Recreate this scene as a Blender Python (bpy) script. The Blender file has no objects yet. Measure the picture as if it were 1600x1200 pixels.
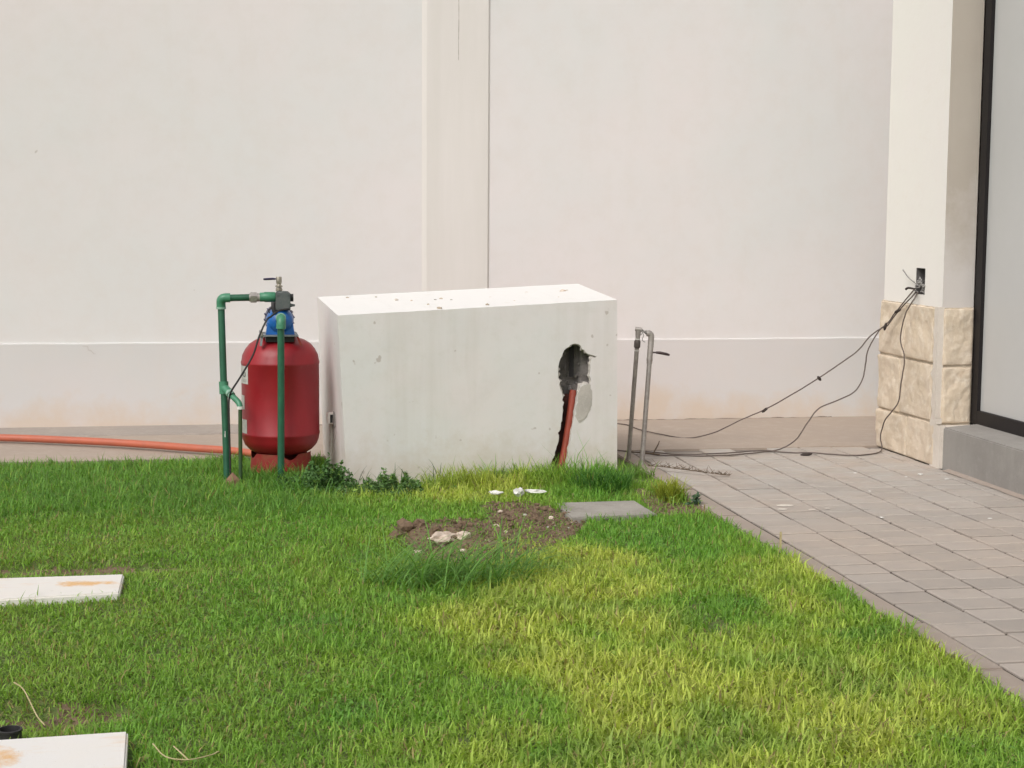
import bpy, bmesh, math, random
import numpy as np
from mathutils import Vector, Matrix, noise
random.seed(7); rng = np.random.default_rng(11)
SC = bpy.context.scene; COL = SC.collection
R = math.radians

# ------------------------------------------------------------------ camera
CAM = Vector((0, 0, 1.5)); FPX = 2545.0
def _axes():
    yaw, pitch, roll = R(10.3), R(6.0), R(0.4)
    F = Vector((math.sin(yaw)*math.cos(pitch), math.cos(yaw)*math.cos(pitch), -math.sin(pitch)))
    R0 = Vector((math.cos(yaw), -math.sin(yaw), 0)); U0 = R0.cross(F)
    Rr = R0*math.cos(roll) + U0*math.sin(roll); U = Rr.cross(F)
    return F, Rr, U
CF, CR, CU = _axes()
cam_data = bpy.data.cameras.new('camera'); cam = bpy.data.objects.new('camera', cam_data); COL.objects.link(cam)
cam_data.sensor_width = 36.0; cam_data.lens = 36.0*FPX/1600.0
cam_data.clip_start = 0.05; cam_data.clip_end = 500
m = Matrix((CR, CU, -CF)).transposed().to_4x4(); m.translation = CAM
cam.matrix_world = m
SC.camera = cam
# ------------------------------------------------------------------ light
SUN_AZ, SUN_EL = R(-137), R(46)          # azimuth from +Y, clockwise; from the left, a little in front
world = bpy.data.worlds.new('World'); SC.world = world; world.use_nodes = True
wn = world.node_tree; wn.nodes.clear()
sky = wn.nodes.new('ShaderNodeTexSky'); sky.sky_type = 'NISHITA'; sky.sun_disc = False
sky.sun_elevation = SUN_EL; sky.sun_rotation = SUN_AZ
sky.altitude = 0; sky.air_density = 1.0; sky.dust_density = 6.0; sky.ozone_density = 1.0
hs = wn.nodes.new('ShaderNodeHueSaturation'); hs.inputs['Saturation'].default_value = 0.25
bg = wn.nodes.new('ShaderNodeBackground'); bg.inputs['Strength'].default_value = 0.10
wo = wn.nodes.new('ShaderNodeOutputWorld')
wn.links.new(sky.outputs[0], hs.inputs['Color']); wn.links.new(hs.outputs[0], bg.inputs['Color'])
wn.links.new(bg.outputs[0], wo.inputs['Surface'])
sd = bpy.data.lights.new('sun', 'SUN'); sun = bpy.data.objects.new('sun', sd); COL.objects.link(sun)
sd.energy = 0.85; sd.angle = R(22); sd.color = (1.0, 0.95, 0.90)
_dir = Vector((math.sin(SUN_AZ)*math.cos(SUN_EL), math.cos(SUN_AZ)*math.cos(SUN_EL), math.sin(SUN_EL)))
sun.rotation_euler = _dir.to_track_quat('Z', 'Y').to_euler(); sun.location = (-4, -2, 8)
vs = SC.view_settings; vs.view_transform = 'Standard'; vs.look = 'None'; vs.gamma = 1; vs.use_curve_mapping = False
vs.exposure = 0.33
SC.render.engine = 'CYCLES'

# ------------------------------------------------------------------ materials
def lin(c):
    return tuple(((v/255)/12.92 if v/255 <= 0.04045 else ((v/255+0.055)/1.055)**2.4) for v in c)
class NT:
    def __init__(s, name):
        s.m = bpy.data.materials.new(name); s.m.use_nodes = True; s.t = s.m.node_tree
        s.b = s.t.nodes['Principled BSDF']; s.out = s.t.nodes['Material Output']
        s.geo = s.n('ShaderNodeNewGeometry'); s.pos = s.geo.outputs['Position']
    def n(s, k): return s.t.nodes.new(k)
    def l(s, a, b): s.t.links.new(a, b)
    def noise(s, scale, detail=4, rough=0.6, stretch=None, off=0.0, dist=0.0):
        mp = s.n('ShaderNodeMapping'); s.l(s.pos, mp.inputs[0])
        mp.inputs['Scale'].default_value = stretch or (1, 1, 1); mp.inputs['Location'].default_value = (off, off*1.7, off*.3)
        t = s.n('ShaderNodeTexNoise'); s.l(mp.outputs[0], t.inputs['Vector'])
        t.inputs['Scale'].default_value = scale; t.inputs['Detail'].default_value = detail
        t.inputs['Roughness'].default_value = rough; t.inputs['Distortion'].default_value = dist
        return t.outputs['Fac']
    def ramp(s, fac, lo, hi, a=0.0, b=1.0):
        r = s.n('ShaderNodeMapRange'); s.l(fac, r.inputs[0])
        r.inputs[1].default_value = lo; r.inputs[2].default_value = hi; r.inputs[3].default_value = a; r.inputs[4].default_value = b
        r.clamp = True; return r.outputs[0]
    def mul(s, a, b, op='MULTIPLY'):
        r = s.n('ShaderNodeMath'); r.operation = op
        for i, v in enumerate((a, b)):
            if isinstance(v, (int, float)): r.inputs[i].default_value = v
            else: s.l(v, r.inputs[i])
        return r.outputs[0]
    def mix(s, fac, a, b, blend='MIX'):
        r = s.n('ShaderNodeMix'); r.data_type = 'RGBA'; r.blend_type = blend
        if isinstance(fac, (int, float)): r.inputs[0].default_value = fac
        else: s.l(fac, r.inputs[0])
        for i, v in ((6, a), (7, b)):
            if isinstance(v, tuple): r.inputs[i].default_value = (*v[:3], 1)
            else: s.l(v, r.inputs[i])
        return r.outputs[2]
    def sep(s):
        r = s.n('ShaderNodeSeparateXYZ'); s.l(s.pos, r.inputs[0]); return r.outputs
    def col(s, c):
        if isinstance(c, tuple): s.b.inputs['Base Color'].default_value = (*c[:3], 1)
        else: s.l(c, s.b.inputs['Base Color'])
    def rough(s, v):
        if isinstance(v, (int, float)): s.b.inputs['Roughness'].default_value = v
        else: s.l(v, s.b.inputs['Roughness'])
    def bump(s, h, dist=0.002, strength=1.0, prev=None):
        b = s.n('ShaderNodeBump'); b.inputs['Distance'].default_value = dist; b.inputs['Strength'].default_value = strength
        s.l(h, b.inputs['Height'])
        if prev: s.l(prev, b.inputs['Normal'])
        s.l(b.outputs[0], s.b.inputs['Normal']); return b.outputs[0]
MATS = {}
def simple(name, c, c2=None, scale=20, rough=0.6, metal=0.0, bump=0.0, bscale=200, spec=0.5, stretch=None):
    s = NT(name); c2 = c2 or tuple(v*0.7 for v in c)
    s.col(s.mix(s.ramp(s.noise(scale, 5, 0.65, stretch), 0.35, 0.7), c, c2)); s.rough(rough)
    s.b.inputs['Metallic'].default_value = metal; s.b.inputs['Specular IOR Level'].default_value = spec
    if bump: s.bump(s.noise(bscale, 4), bump)
    MATS[name] = s.m; return s.m

def wall_mat(key='wall', k=1.0):
    s = NT('wall_plaster'); x, y, z = s.sep()
    base = s.mix(s.ramp(s.noise(0.55, 4, 0.6), 0.35, 0.65), (0.775*k, 0.722*k, 0.715*k), (0.725*k, 0.72*k, 0.71*k))
    base = s.mix(s.ramp(s.noise(6, 6, 0.7, off=3), 0.45, 0.8, 0, 0.35), base, (0.69, 0.635, 0.59))
    # rising damp and splashed soil near the ground
    h = s.mul(z, s.ramp(s.noise(2.3, 5, 0.65, off=9), 0.3, 0.7, -0.16, 0.22), 'ADD')
    base = s.mix(s.ramp(h, 0.0, 0.26, 0.75, 0.0), base, (0.66, 0.54, 0.43))
    # vertical run-off streaks
    st = s.ramp(s.noise(5, 4, 0.6, (1, 1, 0.12), 4), 0.56, 0.8, 0, 0.16)
    base = s.mix(st, base, (0.66, 0.61, 0.54))
    # small chips and stains
    sp = s.ramp(s.noise(7.5, 3, 0.5, off=21), 0.755, 0.79, 0, 0.7)
    base = s.mix(sp, base, (0.36, 0.31, 0.27))
    s.col(base); s.rough(0.85)
    n1 = s.bump(s.noise(2.2, 4, 0.5), 0.012, 0.55); s.bump(s.noise(160, 4, 0.7), 0.0012, 0.5, n1)
    MATS[key] = s.m
def strip_mat():
    s = NT('pilaster_plaster')
    base = s.mix(s.ramp(s.noise(1.0, 5, 0.6, (5, 5, 0.4), 2), 0.35, 0.68), (0.76, 0.72, 0.695), (0.705, 0.67, 0.635))
    s.col(base); s.rough(0.85); n1 = s.bump(s.noise(3, 4), 0.008, 0.5); s.bump(s.noise(160, 4), 0.001, 0.5, n1)
    MATS['pilaster'] = s.m
def box_mat():
    s = NT('box_render'); x, y, z = s.sep()
    base = s.mix(s.ramp(s.noise(1.6, 5, 0.6, off=5), 0.38, 0.62), (0.70, 0.69, 0.675), (0.725, 0.68, 0.665))
    base = s.mix(s.ramp(s.noise(14, 6, 0.7, off=1), 0.5, 0.8, 0, 0.4), base, (0.60, 0.575, 0.52))
    st = s.ramp(s.noise(6, 4, 0.6, (1, 1, 0.07), 14), 0.52, 0.76, 0, 0.42)
    base = s.mix(st, base, (0.55, 0.52, 0.46))
    gz = s.mul(z, s.ramp(s.noise(7, 5, .7, off=8), .3, .7, -.12, .12), 'ADD'); base = s.mix(s.ramp(gz, 0.0, .24, .55, 0), base, (0.55, 0.47, 0.37)); sp = s.ramp(s.noise(13, 2, 0.5, off=31), 0.72, 0.75, 0, 0.6); base = s.mix(sp, base, (0.4, 0.34, 0.3))
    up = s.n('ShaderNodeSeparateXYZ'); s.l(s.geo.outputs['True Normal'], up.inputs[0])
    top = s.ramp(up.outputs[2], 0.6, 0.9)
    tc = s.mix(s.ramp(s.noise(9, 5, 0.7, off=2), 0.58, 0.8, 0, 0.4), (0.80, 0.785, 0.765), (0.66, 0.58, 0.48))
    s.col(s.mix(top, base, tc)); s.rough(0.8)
    n1 = s.bump(s.noise(5, 4, 0.5), 0.01, 0.5); s.bump(s.noise(140, 5, 0.7), 0.0015, 0.6, n1)
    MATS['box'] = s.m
def concrete_mat(name, a, b, c, sc=1.0, bump=0.002, streak=0.0):
    s = NT(name)
    base = s.mix(s.ramp(s.noise(1.3*sc, 5, 0.65, off=2), 0.35, 0.65), a, b)
    base = s.mix(s.ramp(s.noise(11*sc, 6, 0.75, off=7), 0.5, 0.75, 0, 0.6), base, c)
    base = s.mix(s.ramp(s.noise(210, 3, 0.7), 0.55, 0.8, 0, 0.35), base, tuple(v*0.55 for v in a))
    if streak: base = s.mix(s.ramp(s.noise(6, 4, .6, (1, 1, .08), 3), .5, .75, 0, streak), base, c)
    s.col(base); s.rough(0.88); n1 = s.bump(s.noise(4, 4), 0.006, 0.5); s.bump(s.noise(120, 5, 0.75), bump, 0.8, n1)
    MATS[name] = s.m
def paver_mat():
    s = NT('paver_concrete'); oi = s.n('ShaderNodeObjectInfo'); x, y, z = s.sep()
    base = s.mix(oi.outputs['Random'], (0.42, 0.37, 0.33), (0.33, 0.292, 0.26))
    base = s.mix(s.ramp(s.noise(1.1, 5, 0.65, off=5), 0.38, 0.66), base, (0.43, 0.36, 0.305))
    base = s.mix(s.ramp(s.noise(9, 6, 0.75, off=1), 0.5, 0.75, 0, 0.5), base, (0.30, 0.27, 0.25))
    # dried cement slurry towards the far end
    f = s.mul(s.ramp(y, 7.0, 8.8), s.ramp(s.noise(3.0, 6, 0.75, (1, 1.6, 1), 8), 0.42, 0.62)); 
    base = s.mix(s.mul(f, 0.75), base, (0.43, 0.405, 0.375))
    f2 = s.mul(s.ramp(y, 6.8, 8.6), s.ramp(s.noise(5.5, 5, 0.7, (1, 2.2, 1), 12), 0.62, 0.72))
    base = s.mix(s.mul(f2, 0.7), base, (0.58, 0.55, 0.52))
    base = s.mix(s.ramp(s.noise(260, 2, 0.7), 0.55, 0.8, 0, 0.3), base, (0.2, 0.18, 0.16))
    s.col(base); s.rough(0.86); n1 = s.bump(s.noise(9, 4), 0.003, 0.5); s.bump(s.noise(150, 5, 0.75), 0.0012, 0.8, n1)
    MATS['paver'] = s.m
    s = NT('joint_sand'); x, y, z = s.sep()
    c = s.mix(s.ramp(s.noise(5, 5, 0.7), 0.4, 0.65), (0.045, 0.035, 0.028), (0.11, 0.088, 0.07))
    c = s.mix(s.mul(s.ramp(y, 7.6, 9.2), 0.6), c, (0.30, 0.27, 0.24))
    s.col(c); s.rough(0.95); s.bump(s.noise(300, 3), 0.001); MATS['joint'] = s.m
def stone_mat():
    s = NT('cantera_stone'); oi = s.n('ShaderNodeObjectInfo')
    base = s.mix(oi.outputs['Random'], (0.69, 0.575, 0.445), (0.63, 0.53, 0.42))
    base = s.mix(s.ramp(s.noise(4, 6, 0.7, off=5), 0.4, 0.68), base, (0.59, 0.49, 0.365))
    base = s.mix(s.ramp(s.noise(13, 6, 0.75, off=2), 0.48, 0.66, 0, 0.8), base, (0.74, 0.66, 0.55))
    base = s.mix(s.ramp(s.noise(9, 4, 0.75, off=12), 0.6, 0.75, 0, 0.5), base, (0.54, 0.40, 0.28))
    s.col(base); s.rough(0.9); n1 = s.bump(s.noise(12, 6, 0.7), 0.01, 0.8); s.bump(s.noise(130, 5, 0.7), 0.0015, 0.8, n1)
    MATS['stone'] = s.m
def pier_mats():
    s = NT('pier_paint'); base = s.mix(s.ramp(s.noise(1.5, 5, 0.6, off=5), 0.35, 0.65), (0.80, 0.785, 0.735), (0.80, 0.77, 0.735))
    base = s.mix(s.ramp(s.noise(10, 6, 0.7, off=1), 0.55, 0.8, 0, 0.3), base, (0.74, 0.68, 0.6))
    s.col(base); s.rough(0.8); n1 = s.bump(s.noise(5, 4), 0.006, 0.5); s.bump(s.noise(150, 4), 0.001, 0.5, n1); MATS['pier'] = s.m
    s = NT('shaded_bare_plaster'); x, y, z = s.sep()  # pier front: beige unpainted plaster, with shade mixed into its colour
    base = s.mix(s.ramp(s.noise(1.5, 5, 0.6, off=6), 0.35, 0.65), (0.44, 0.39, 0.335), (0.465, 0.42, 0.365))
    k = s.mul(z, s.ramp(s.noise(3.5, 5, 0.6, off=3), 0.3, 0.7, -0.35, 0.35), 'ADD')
    base = s.mix(s.ramp(k, 1.15, 1.75, 0.9, 0.0), base, (0.60, 0.565, 0.54))  # pale patches low down; darker tone above is painted-in shade
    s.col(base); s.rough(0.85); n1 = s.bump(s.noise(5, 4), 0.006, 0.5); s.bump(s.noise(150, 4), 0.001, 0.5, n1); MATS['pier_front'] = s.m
def soil_mat():
    s = NT('soil'); base = s.mix(s.ramp(s.noise(12, 6, 0.75), 0.35, 0.7), (0.27, 0.185, 0.12), (0.15, 0.10, 0.065))
    base = s.mix(s.ramp(s.noise(70, 5, 0.75, off=3), 0.55, 0.75, 0, 0.7), base, (0.30, 0.21, 0.14))
    s.col(base); s.rough(0.95); n1 = s.bump(s.noise(45, 6, 0.75), 0.012, 1.0); s.bump(s.noise(190, 4), 0.003, 1, n1); MATS['soil'] = s.m
    s = NT('turf_base'); base = s.mix(s.ramp(s.noise(25, 6, 0.75), 0.35, 0.7), (0.10, 0.17, 0.035), (0.17, 0.16, 0.06))
    s.col(base); s.rough(0.95); s.bump(s.noise(60, 6, 0.75), 0.01, 1.0); MATS['turf'] = s.m
def grass_mat(name='grass_blade'):
    s = NT(name); at = s.n('ShaderNodeAttribute'); at.attribute_name = 'tint'
    s.col(at.outputs['Color']); s.rough(0.55); s.b.inputs['Specular IOR Level'].default_value = 0.3
    tr = s.n('ShaderNodeBsdfTranslucent'); s.l(s.mix(1.0, at.outputs['Color'], (1.0, 1.1, 0.55), 'MULTIPLY'), tr.inputs['Color'])
    mx = s.n('ShaderNodeMixShader'); mx.inputs[0].default_value = 0.45
    s.l(s.b.outputs[0], mx.inputs[1]); s.l(tr.outputs[0], mx.inputs[2]); s.l(mx.outputs[0], s.out.inputs['Surface'])
    MATS[name] = s.m
def rust_mat(name, base_c, off, cx, cy, rx, ry, strength=0.9):
    s = NT(name); x, y, z = s.sep()
    base = s.mix(s.ramp(s.noise(4, 5, 0.65, off=off), 0.4, 0.7, 0, .5), base_c, (0.80, 0.75, 0.68))
    dx = s.mul(s.mul(x, -cx, 'ADD'), 1/rx); dy = s.mul(s.mul(y, -cy, 'ADD'), 1/ry)
    dd = s.mul(s.mul(dx, dx), s.mul(dy, dy), 'ADD'); dd = s.mul(dd, s.ramp(s.noise(14, 6, .75, off=off), .3, .7, -.9, .9), 'ADD')
    r = s.mul(s.ramp(dd, 0.1, 1.2, strength, 0), s.ramp(s.noise(3.6, 7, 0.72, (0.7, 2.4, 1), off+2), 0.545, 0.75, 0, .5), 'MAXIMUM')
    base = s.mix(r, base, (0.72, 0.42, 0.16))
    sp = s.ramp(s.noise(38, 4, 0.7, off=off), 0.66, 0.72, 0, 0.6); base = s.mix(sp, base, (0.42, 0.34, 0.25))
    s.col(base); s.rough(0.7); s.bump(s.noise(90, 5, 0.7), 0.0012, 0.7); MATS[name] = s.m
wall_mat(); wall_mat('plinth', .90); strip_mat(); box_mat(); paver_mat(); stone_mat(); pier_mats(); soil_mat(); grass_mat()
concrete_mat('apron', (0.40, 0.325, 0.265), (0.365, 0.30, 0.25), (0.47, 0.40, 0.34))
concrete_mat('kerb', (0.36, 0.295, 0.25), (0.32, 0.265, 0.225), (0.41, 0.36, 0.315))
concrete_mat('sill', (0.285, 0.27, 0.25), (0.24, 0.225, 0.21), (0.35, 0.33, 0.31), 1.5, 0.001, 0.4)
concrete_mat('fillet', (0.37, 0.32, 0.28), (0.32, 0.28, 0.25), (0.45, 0.40, 0.35), 1.5)
concrete_mat('flag', (0.36, 0.335, 0.30), (0.27, 0.25, 0.22), (0.46, 0.43, 0.39), 3.5, .004)
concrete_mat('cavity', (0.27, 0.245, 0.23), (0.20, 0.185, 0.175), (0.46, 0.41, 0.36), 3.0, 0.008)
concrete_mat('mortar', (0.70, 0.64, 0.57), (0.62, 0.56, 0.49), (0.78, 0.73, 0.67), 3.0, 0.004)
concrete_mat('joint_mortar', (0.52, 0.44, 0.34), (0.42, 0.35, 0.27), (0.64, 0.56, 0.46), 3.0, 0.004)
concrete_mat('patch', (0.54, 0.50, 0.455), (0.45, 0.415, 0.38), (0.66, 0.63, 0.59), 8.0, 0.006)
rust_mat('slab_far', (0.76, 0.73, 0.69), 4.2, -.53, 6.56, .12, .05); rust_mat('slab_near', (0.77, 0.75, 0.725), 1.3, -.66, 4.42, .12, .12)
s = NT('tank_paint'); x, y, z = s.sep()
b_ = s.mix(s.ramp(s.noise(5, 5, 0.7), 0.4, 0.75), (0.32, 0.013, 0.021), (0.26, 0.013, 0.019))
b_ = s.mix(s.ramp(s.noise(26, 6, 0.75, off=4), 0.6, 0.78, 0, 0.45), b_, (0.30, 0.09, 0.075))
s.col(b_); s.rough(s.ramp(s.noise(8, 5), 0.3, 0.7, 0.33, 0.5)); s.bump(s.noise(14, 4), 0.0015, 0.4); MATS['tank'] = s.m
s = NT('tank_base'); b_ = s.mix(s.ramp(s.noise(22, 6, 0.75), 0.42, 0.66), (0.30, 0.022, 0.02), (0.26, 0.07, 0.035))
s.col(b_); s.rough(0.7); s.bump(s.noise(90, 5), 0.0015, 0.6); MATS['tank_base'] = s.m
simple('pipe_green', (0.024, 0.125, 0.066), (0.016, 0.082, 0.046), 14, 0.42)
simple('fit_green', (0.07, 0.26, 0.15), (0.045, 0.18, 0.10), 30, 0.4)
simple('fit_pale', (0.30, 0.44, 0.36), (0.16, 0.34, 0.24), 60, 0.5)
simple('pipe_dark', (0.028, 0.075, 0.028), (0.045, 0.07, 0.02), 14, 0.45)
simple('blue', (0.015, 0.14, 0.46), (0.012, 0.10, 0.34), 25, 0.35)
simple('motor', (0.05, 0.055, 0.14), (0.10, 0.09, 0.14), 40, 0.5)
simple('cast_grey', (0.085, 0.10, 0.10), (0.12, 0.13, 0.125), 40, 0.6, bump=0.001)
simple('plate', (0.30, 0.32, 0.33), (0.18, 0.19, 0.20), 30, 0.5)
simple('brass', (0.40, 0.37, 0.31), (0.28, 0.25, 0.20), 60, 0.4, 0.6)
simple('steel', (0.46, 0.43, 0.40), (0.30, 0.27, 0.25), 60, 0.45, 0.5)
simple('galv', (0.44, 0.41, 0.38), (0.30, 0.27, 0.25), 28, 0.5, 0.45, 0.001, 90)
simple('galv_dark', (0.12, 0.10, 0.09), (0.07, 0.055, 0.05), 60, 0.6)
simple('black', (0.02, 0.018, 0.02), (0.03, 0.028, 0.028), 40, 0.5)
simple('navy', (0.03, 0.02, 0.075), (0.02, 0.015, 0.03), 40, 0.4)
simple('lever', (0.045, 0.022, 0.022), (0.03, 0.02, 0.02), 40, 0.45)
simple('tape', (0.75, 0.73, 0.70), (0.6, 0.6, 0.56), 60, 0.6)
simple('sticker', (0.62, 0.60, 0.56), (0.46, 0.47, 0.44), 45, 0.5)
simple('ink', (0.12, 0.13, 0.11), (0.2, 0.2, 0.17), 45, 0.6)
simple('hose', (0.50, 0.125, 0.065), (0.42, 0.12, 0.07), 9, 0.5, bump=0.0008)
simple('conduit', (0.34, 0.062, 0.036), (0.25, 0.05, 0.032), 9, 0.5)
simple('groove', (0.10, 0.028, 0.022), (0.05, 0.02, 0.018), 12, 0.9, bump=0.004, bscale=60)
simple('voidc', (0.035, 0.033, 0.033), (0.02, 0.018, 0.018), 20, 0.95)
simple('cable', (0.13, 0.10, 0.085), (0.09, 0.07, 0.06), 20, 0.6)
simple('knot', (0.04, 0.028, 0.02), (0.03, 0.02, 0.02), 40, 0.7)
simple('frame_black', (0.014, 0.012, 0.013), (0.018, 0.015, 0.015), 20, 0.5, spec=0.25)
simple('door', (0.52, 0.52, 0.515), (0.49, 0.49, 0.485), 1.2, 0.35)
simple('socket', (0.11, 0.105, 0.105), (0.16, 0.15, 0.145), 40, 0.6)
simple('wire_grey', (0.33, 0.32, 0.31), (0.2, 0.19, 0.18), 60, 0.6)
simple('chip', (0.70, 0.60, 0.51), (0.48, 0.36, 0.28), 38, 0.85, bump=0.003, bscale=70)
simple('clod', (0.20, 0.135, 0.085), (0.12, 0.08, 0.052), 30, 0.95, bump=0.004, bscale=60)
simple('brick', (0.26, 0.14, 0.09), (0.18, 0.11, 0.07), 30, 0.9, bump=0.003, bscale=80)
simple('twig', (0.17, 0.125, 0.085), (0.11, 0.08, 0.055), 40, 0.8)
simple('straw', (0.52, 0.44, 0.25), (0.40, 0.32, 0.16), 40, 0.7)
simple('outlet', (0.84, 0.80, 0.75), (0.72, 0.64, 0.58), 50, 0.6)
simple('base_dirt', (0.15, 0.115, 0.09), (0.28, 0.22, 0.18), 9, 0.95)
simple('hair', (0.46, 0.42, 0.38), (0.55, 0.51, 0.47), 20, 0.95)
simple('crack', (0.25, 0.21, 0.18), (0.36, 0.31, 0.27), 20, 0.95)

# ------------------------------------------------------------------ mesh helpers
class MB:
    """collects vertices and faces in world coordinates, then links them as one mesh object"""
    def __init__(s): s.v = []; s.f = []; s.mi = []
    def add(s, vs_, fs, mi=0):
        o = len(s.v); s.v += [tuple(v) for v in vs_]; s.f += [tuple(i+o for i in f) for f in fs]; s.mi += [mi]*len(fs)
    def hexa(s, p, mi=0):     # 4 bottom corners (ccw from above), 4 top
        s.add(p, [(3, 2, 1, 0), (4, 5, 6, 7), (0, 1, 5, 4), (1, 2, 6, 5), (2, 3, 7, 6), (3, 0, 4, 7)], mi)
    def box(s, x0, x1, y0, y1, z0, z1, mi=0):
        s.hexa([(x0, y0, z0), (x1, y0, z0), (x1, y1, z0), (x0, y1, z0), (x0, y0, z1), (x1, y0, z1), (x1, y1, z1), (x0, y1, z1)], mi)
    def tube(s, pts, r, n=12, mi=0, cap=True):
        pts = [Vector(p) for p in pts]; rs = r if isinstance(r, (list, tuple)) else [r]*len(pts)
        t0 = (pts[1]-pts[0]).normalized(); a = t0.orthogonal().normalized(); vs_ = []; prev = t0
        for i, p in enumerate(pts):
            t = (pts[min(i+1, len(pts)-1)]-pts[max(i-1, 0)]).normalized()
            a = (prev.rotation_difference(t) @ a).normalized(); prev = t; b = t.cross(a)
            for k in range(n):
                an = 2*math.pi*k/n; vs_.append(p+(a*math.cos(an)+b*math.sin(an))*rs[i])
        fs = [(i*n+k, i*n+(k+1) % n, (i+1)*n+(k+1) % n, (i+1)*n+k) for i in range(len(pts)-1) for k in range(n)]
        if cap: fs += [tuple(range(n))[::-1], tuple(range((len(pts)-1)*n, len(pts)*n))]
        s.add(vs_, fs, mi)
    def lathe(s, prof, c, axis=(0, 0, 1), n=40, mi=0):   # prof: (radius, distance along axis)
        ax = Vector(axis).normalized(); a = ax.orthogonal().normalized(); b = ax.cross(a); c = Vector(c); vs_ = []
        for r, h in prof:
            for k in range(n):
                an = 2*math.pi*k/n; vs_.append(c+ax*h+(a*math.cos(an)+b*math.sin(an))*max(r, 1e-5))
        s.add(vs_, [(i*n+k, i*n+(k+1) % n, (i+1)*n+(k+1) % n, (i+1)*n+k) for i in range(len(prof)-1) for k in range(n)], mi)
    def build(s, name, mats, parent=None, smooth=None, bevel=0, root=None, segs=2):
        me = bpy.data.meshes.new(name); loc = Vector((0, 0, 0))
        if parent is not None: loc = world_loc(parent)
        elif root is not None: loc = Vector(root)
        me.from_pydata([tuple(Vector(v)-loc) for v in s.v], [], s.f)
        if not isinstance(mats, (list, tuple)): mats = [mats]
        for m_ in mats: me.materials.append(MATS[m_] if isinstance(m_, str) else m_)
        if len(mats) > 1: me.polygons.foreach_set('material_index', s.mi)
        b = bmesh.new(); b.from_mesh(me); bmesh.ops.remove_doubles(b, verts=b.verts, dist=1e-5)
        if bevel:
            es = [e for e in b.edges if len(e.link_faces) == 2 and e.calc_face_angle(0) > R(30)]
            bmesh.ops.bevel(b, geom=es, offset=bevel, segments=segs, affect='EDGES', clamp_overlap=True)
        bmesh.ops.recalc_face_normals(b, faces=b.faces); b.to_mesh(me); b.free()
        if smooth:
            me.polygons.foreach_set('use_smooth', [True]*len(me.polygons)); me.set_sharp_from_angle(angle=R(smooth))
        o = bpy.data.objects.new(name, me); COL.objects.link(o)
        if parent is not None: o.parent = parent
        else: o.location = loc
        return o
def world_loc(o):
    l = Vector(o.location)
    while o.parent: o = o.parent; l += Vector(o.location)
    return l
def tag(o, label=None, cat=None, group=None, kind=None):
    if label: o['label'] = label
    if cat: o['category'] = cat
    if group: o['group'] = group
    if kind: o['kind'] = kind
    return o
def thing(name, label, cat, loc, group=None):
    o = bpy.data.objects.new(name, None); o.empty_display_size = 0.1; COL.objects.link(o); o.location = loc
    return tag(o, label, cat, group)
def rock(a, c, r, sq=(1, 1, .7), sub=1, mi=0):
    b = bmesh.new(); bmesh.ops.create_icosphere(b, subdivisions=sub, radius=r); sd_ = random.uniform(0, 50)
    rot = Matrix.Rotation(random.uniform(0, 6.28), 3, 'Z')
    vs_ = []
    for v in b.verts:
        k = 1+.75*noise.noise(v.co/r*1.6+Vector((sd_, 0, 0)))+.25*noise.noise(v.co/r*4+Vector((sd_, 9, 0))); q = rot @ Vector((v.co.x*sq[0]*k, v.co.y*sq[1]*k, v.co.z*sq[2]*k)); vs_.append(q+Vector(c))
    fs = [[v.index for v in f.verts] for f in b.faces]; b.free(); a.add(vs_, fs, mi)
def nz(x, y, z=0.0, s=1.0): return noise.noise(Vector((x*s, y*s, z*s)))
def arc(p0, p1, p2, n=6):
    p0, p1, p2 = Vector(p0), Vector(p1), Vector(p2)
    return [p0*(1-t)**2+p1*2*t*(1-t)+p2*t*t for t in [i/n for i in range(n+1)]]
def spline(pts, n=6):
    P = [Vector(p) for p in pts]; P = [P[0]*2-P[1]]+P+[P[-1]*2-P[-2]]; out = []
    for i in range(1, len(P)-2):
        for k in range(n):
            t = k/n; a, b, c, d = P[i-1], P[i], P[i+1], P[i+2]
            out.append(0.5*((2*b)+(c-a)*t+(2*a-5*b+4*c-d)*t*t+(3*b-a-3*c+d)*t**3))
    return out+[P[-2]]

# ------------------------------------------------------------------ ground setting
g = MB(); g.add([(-150, -150, -0.16), (150, -150, -0.16), (150, 150, -0.16), (-150, 150, -0.16)], [(0, 1, 2, 3)])
tag(g.build('ground', 'turf'), kind='structure')

SOILP = [(.84, 7.28), (.80, 7.62), (.98, 7.60), (1.12, 7.72), (1.30, 7.78), (1.34, 8.16), (1.52, 8.2), (1.66, 8.0), (1.72, 7.9), (1.80, 7.66), (1.68, 7.42), (1.52, 7.16), (1.30, 6.92), (1.0, 6.80), (.84, 6.95)]
def inpoly(x, y, P):
    x = np.asarray(x); y = np.asarray(y); c = np.zeros(x.shape, bool); j = len(P)-1
    for i in range(len(P)):
        xi, yi = P[i]; xj, yj = P[j]
        c ^= ((yi > y) != (yj > y)) & (x < (xj-xi)*(y-yi)/(yj-yi+1e-12)+xi); j = i
    return c
def vnoise(x, y, s, seed=0):
    """vectorised value noise 0..1"""
    x = np.asarray(x, float)*s+seed*17.31; y = np.asarray(y, float)*s+seed*9.7
    xi = np.floor(x).astype(np.int64); yi = np.floor(y).astype(np.int64); fx = x-xi; fy = y-yi
    def h(a, b):
        n = (a*374761393+b*668265263+seed*1274126177) & 0xffffffff
        n = ((n ^ (n >> 13))*1274126177) & 0xffffffff
        return ((n ^ (n >> 16)) & 0xffff)/65535.0
    u = fx*fx*(3-2*fx); v = fy*fy*(3-2*fy)
    return (h(xi, yi)*(1-u)+h(xi+1, yi)*u)*(1-v)+(h(xi, yi+1)*(1-u)+h(xi+1, yi+1)*u)*v
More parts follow.
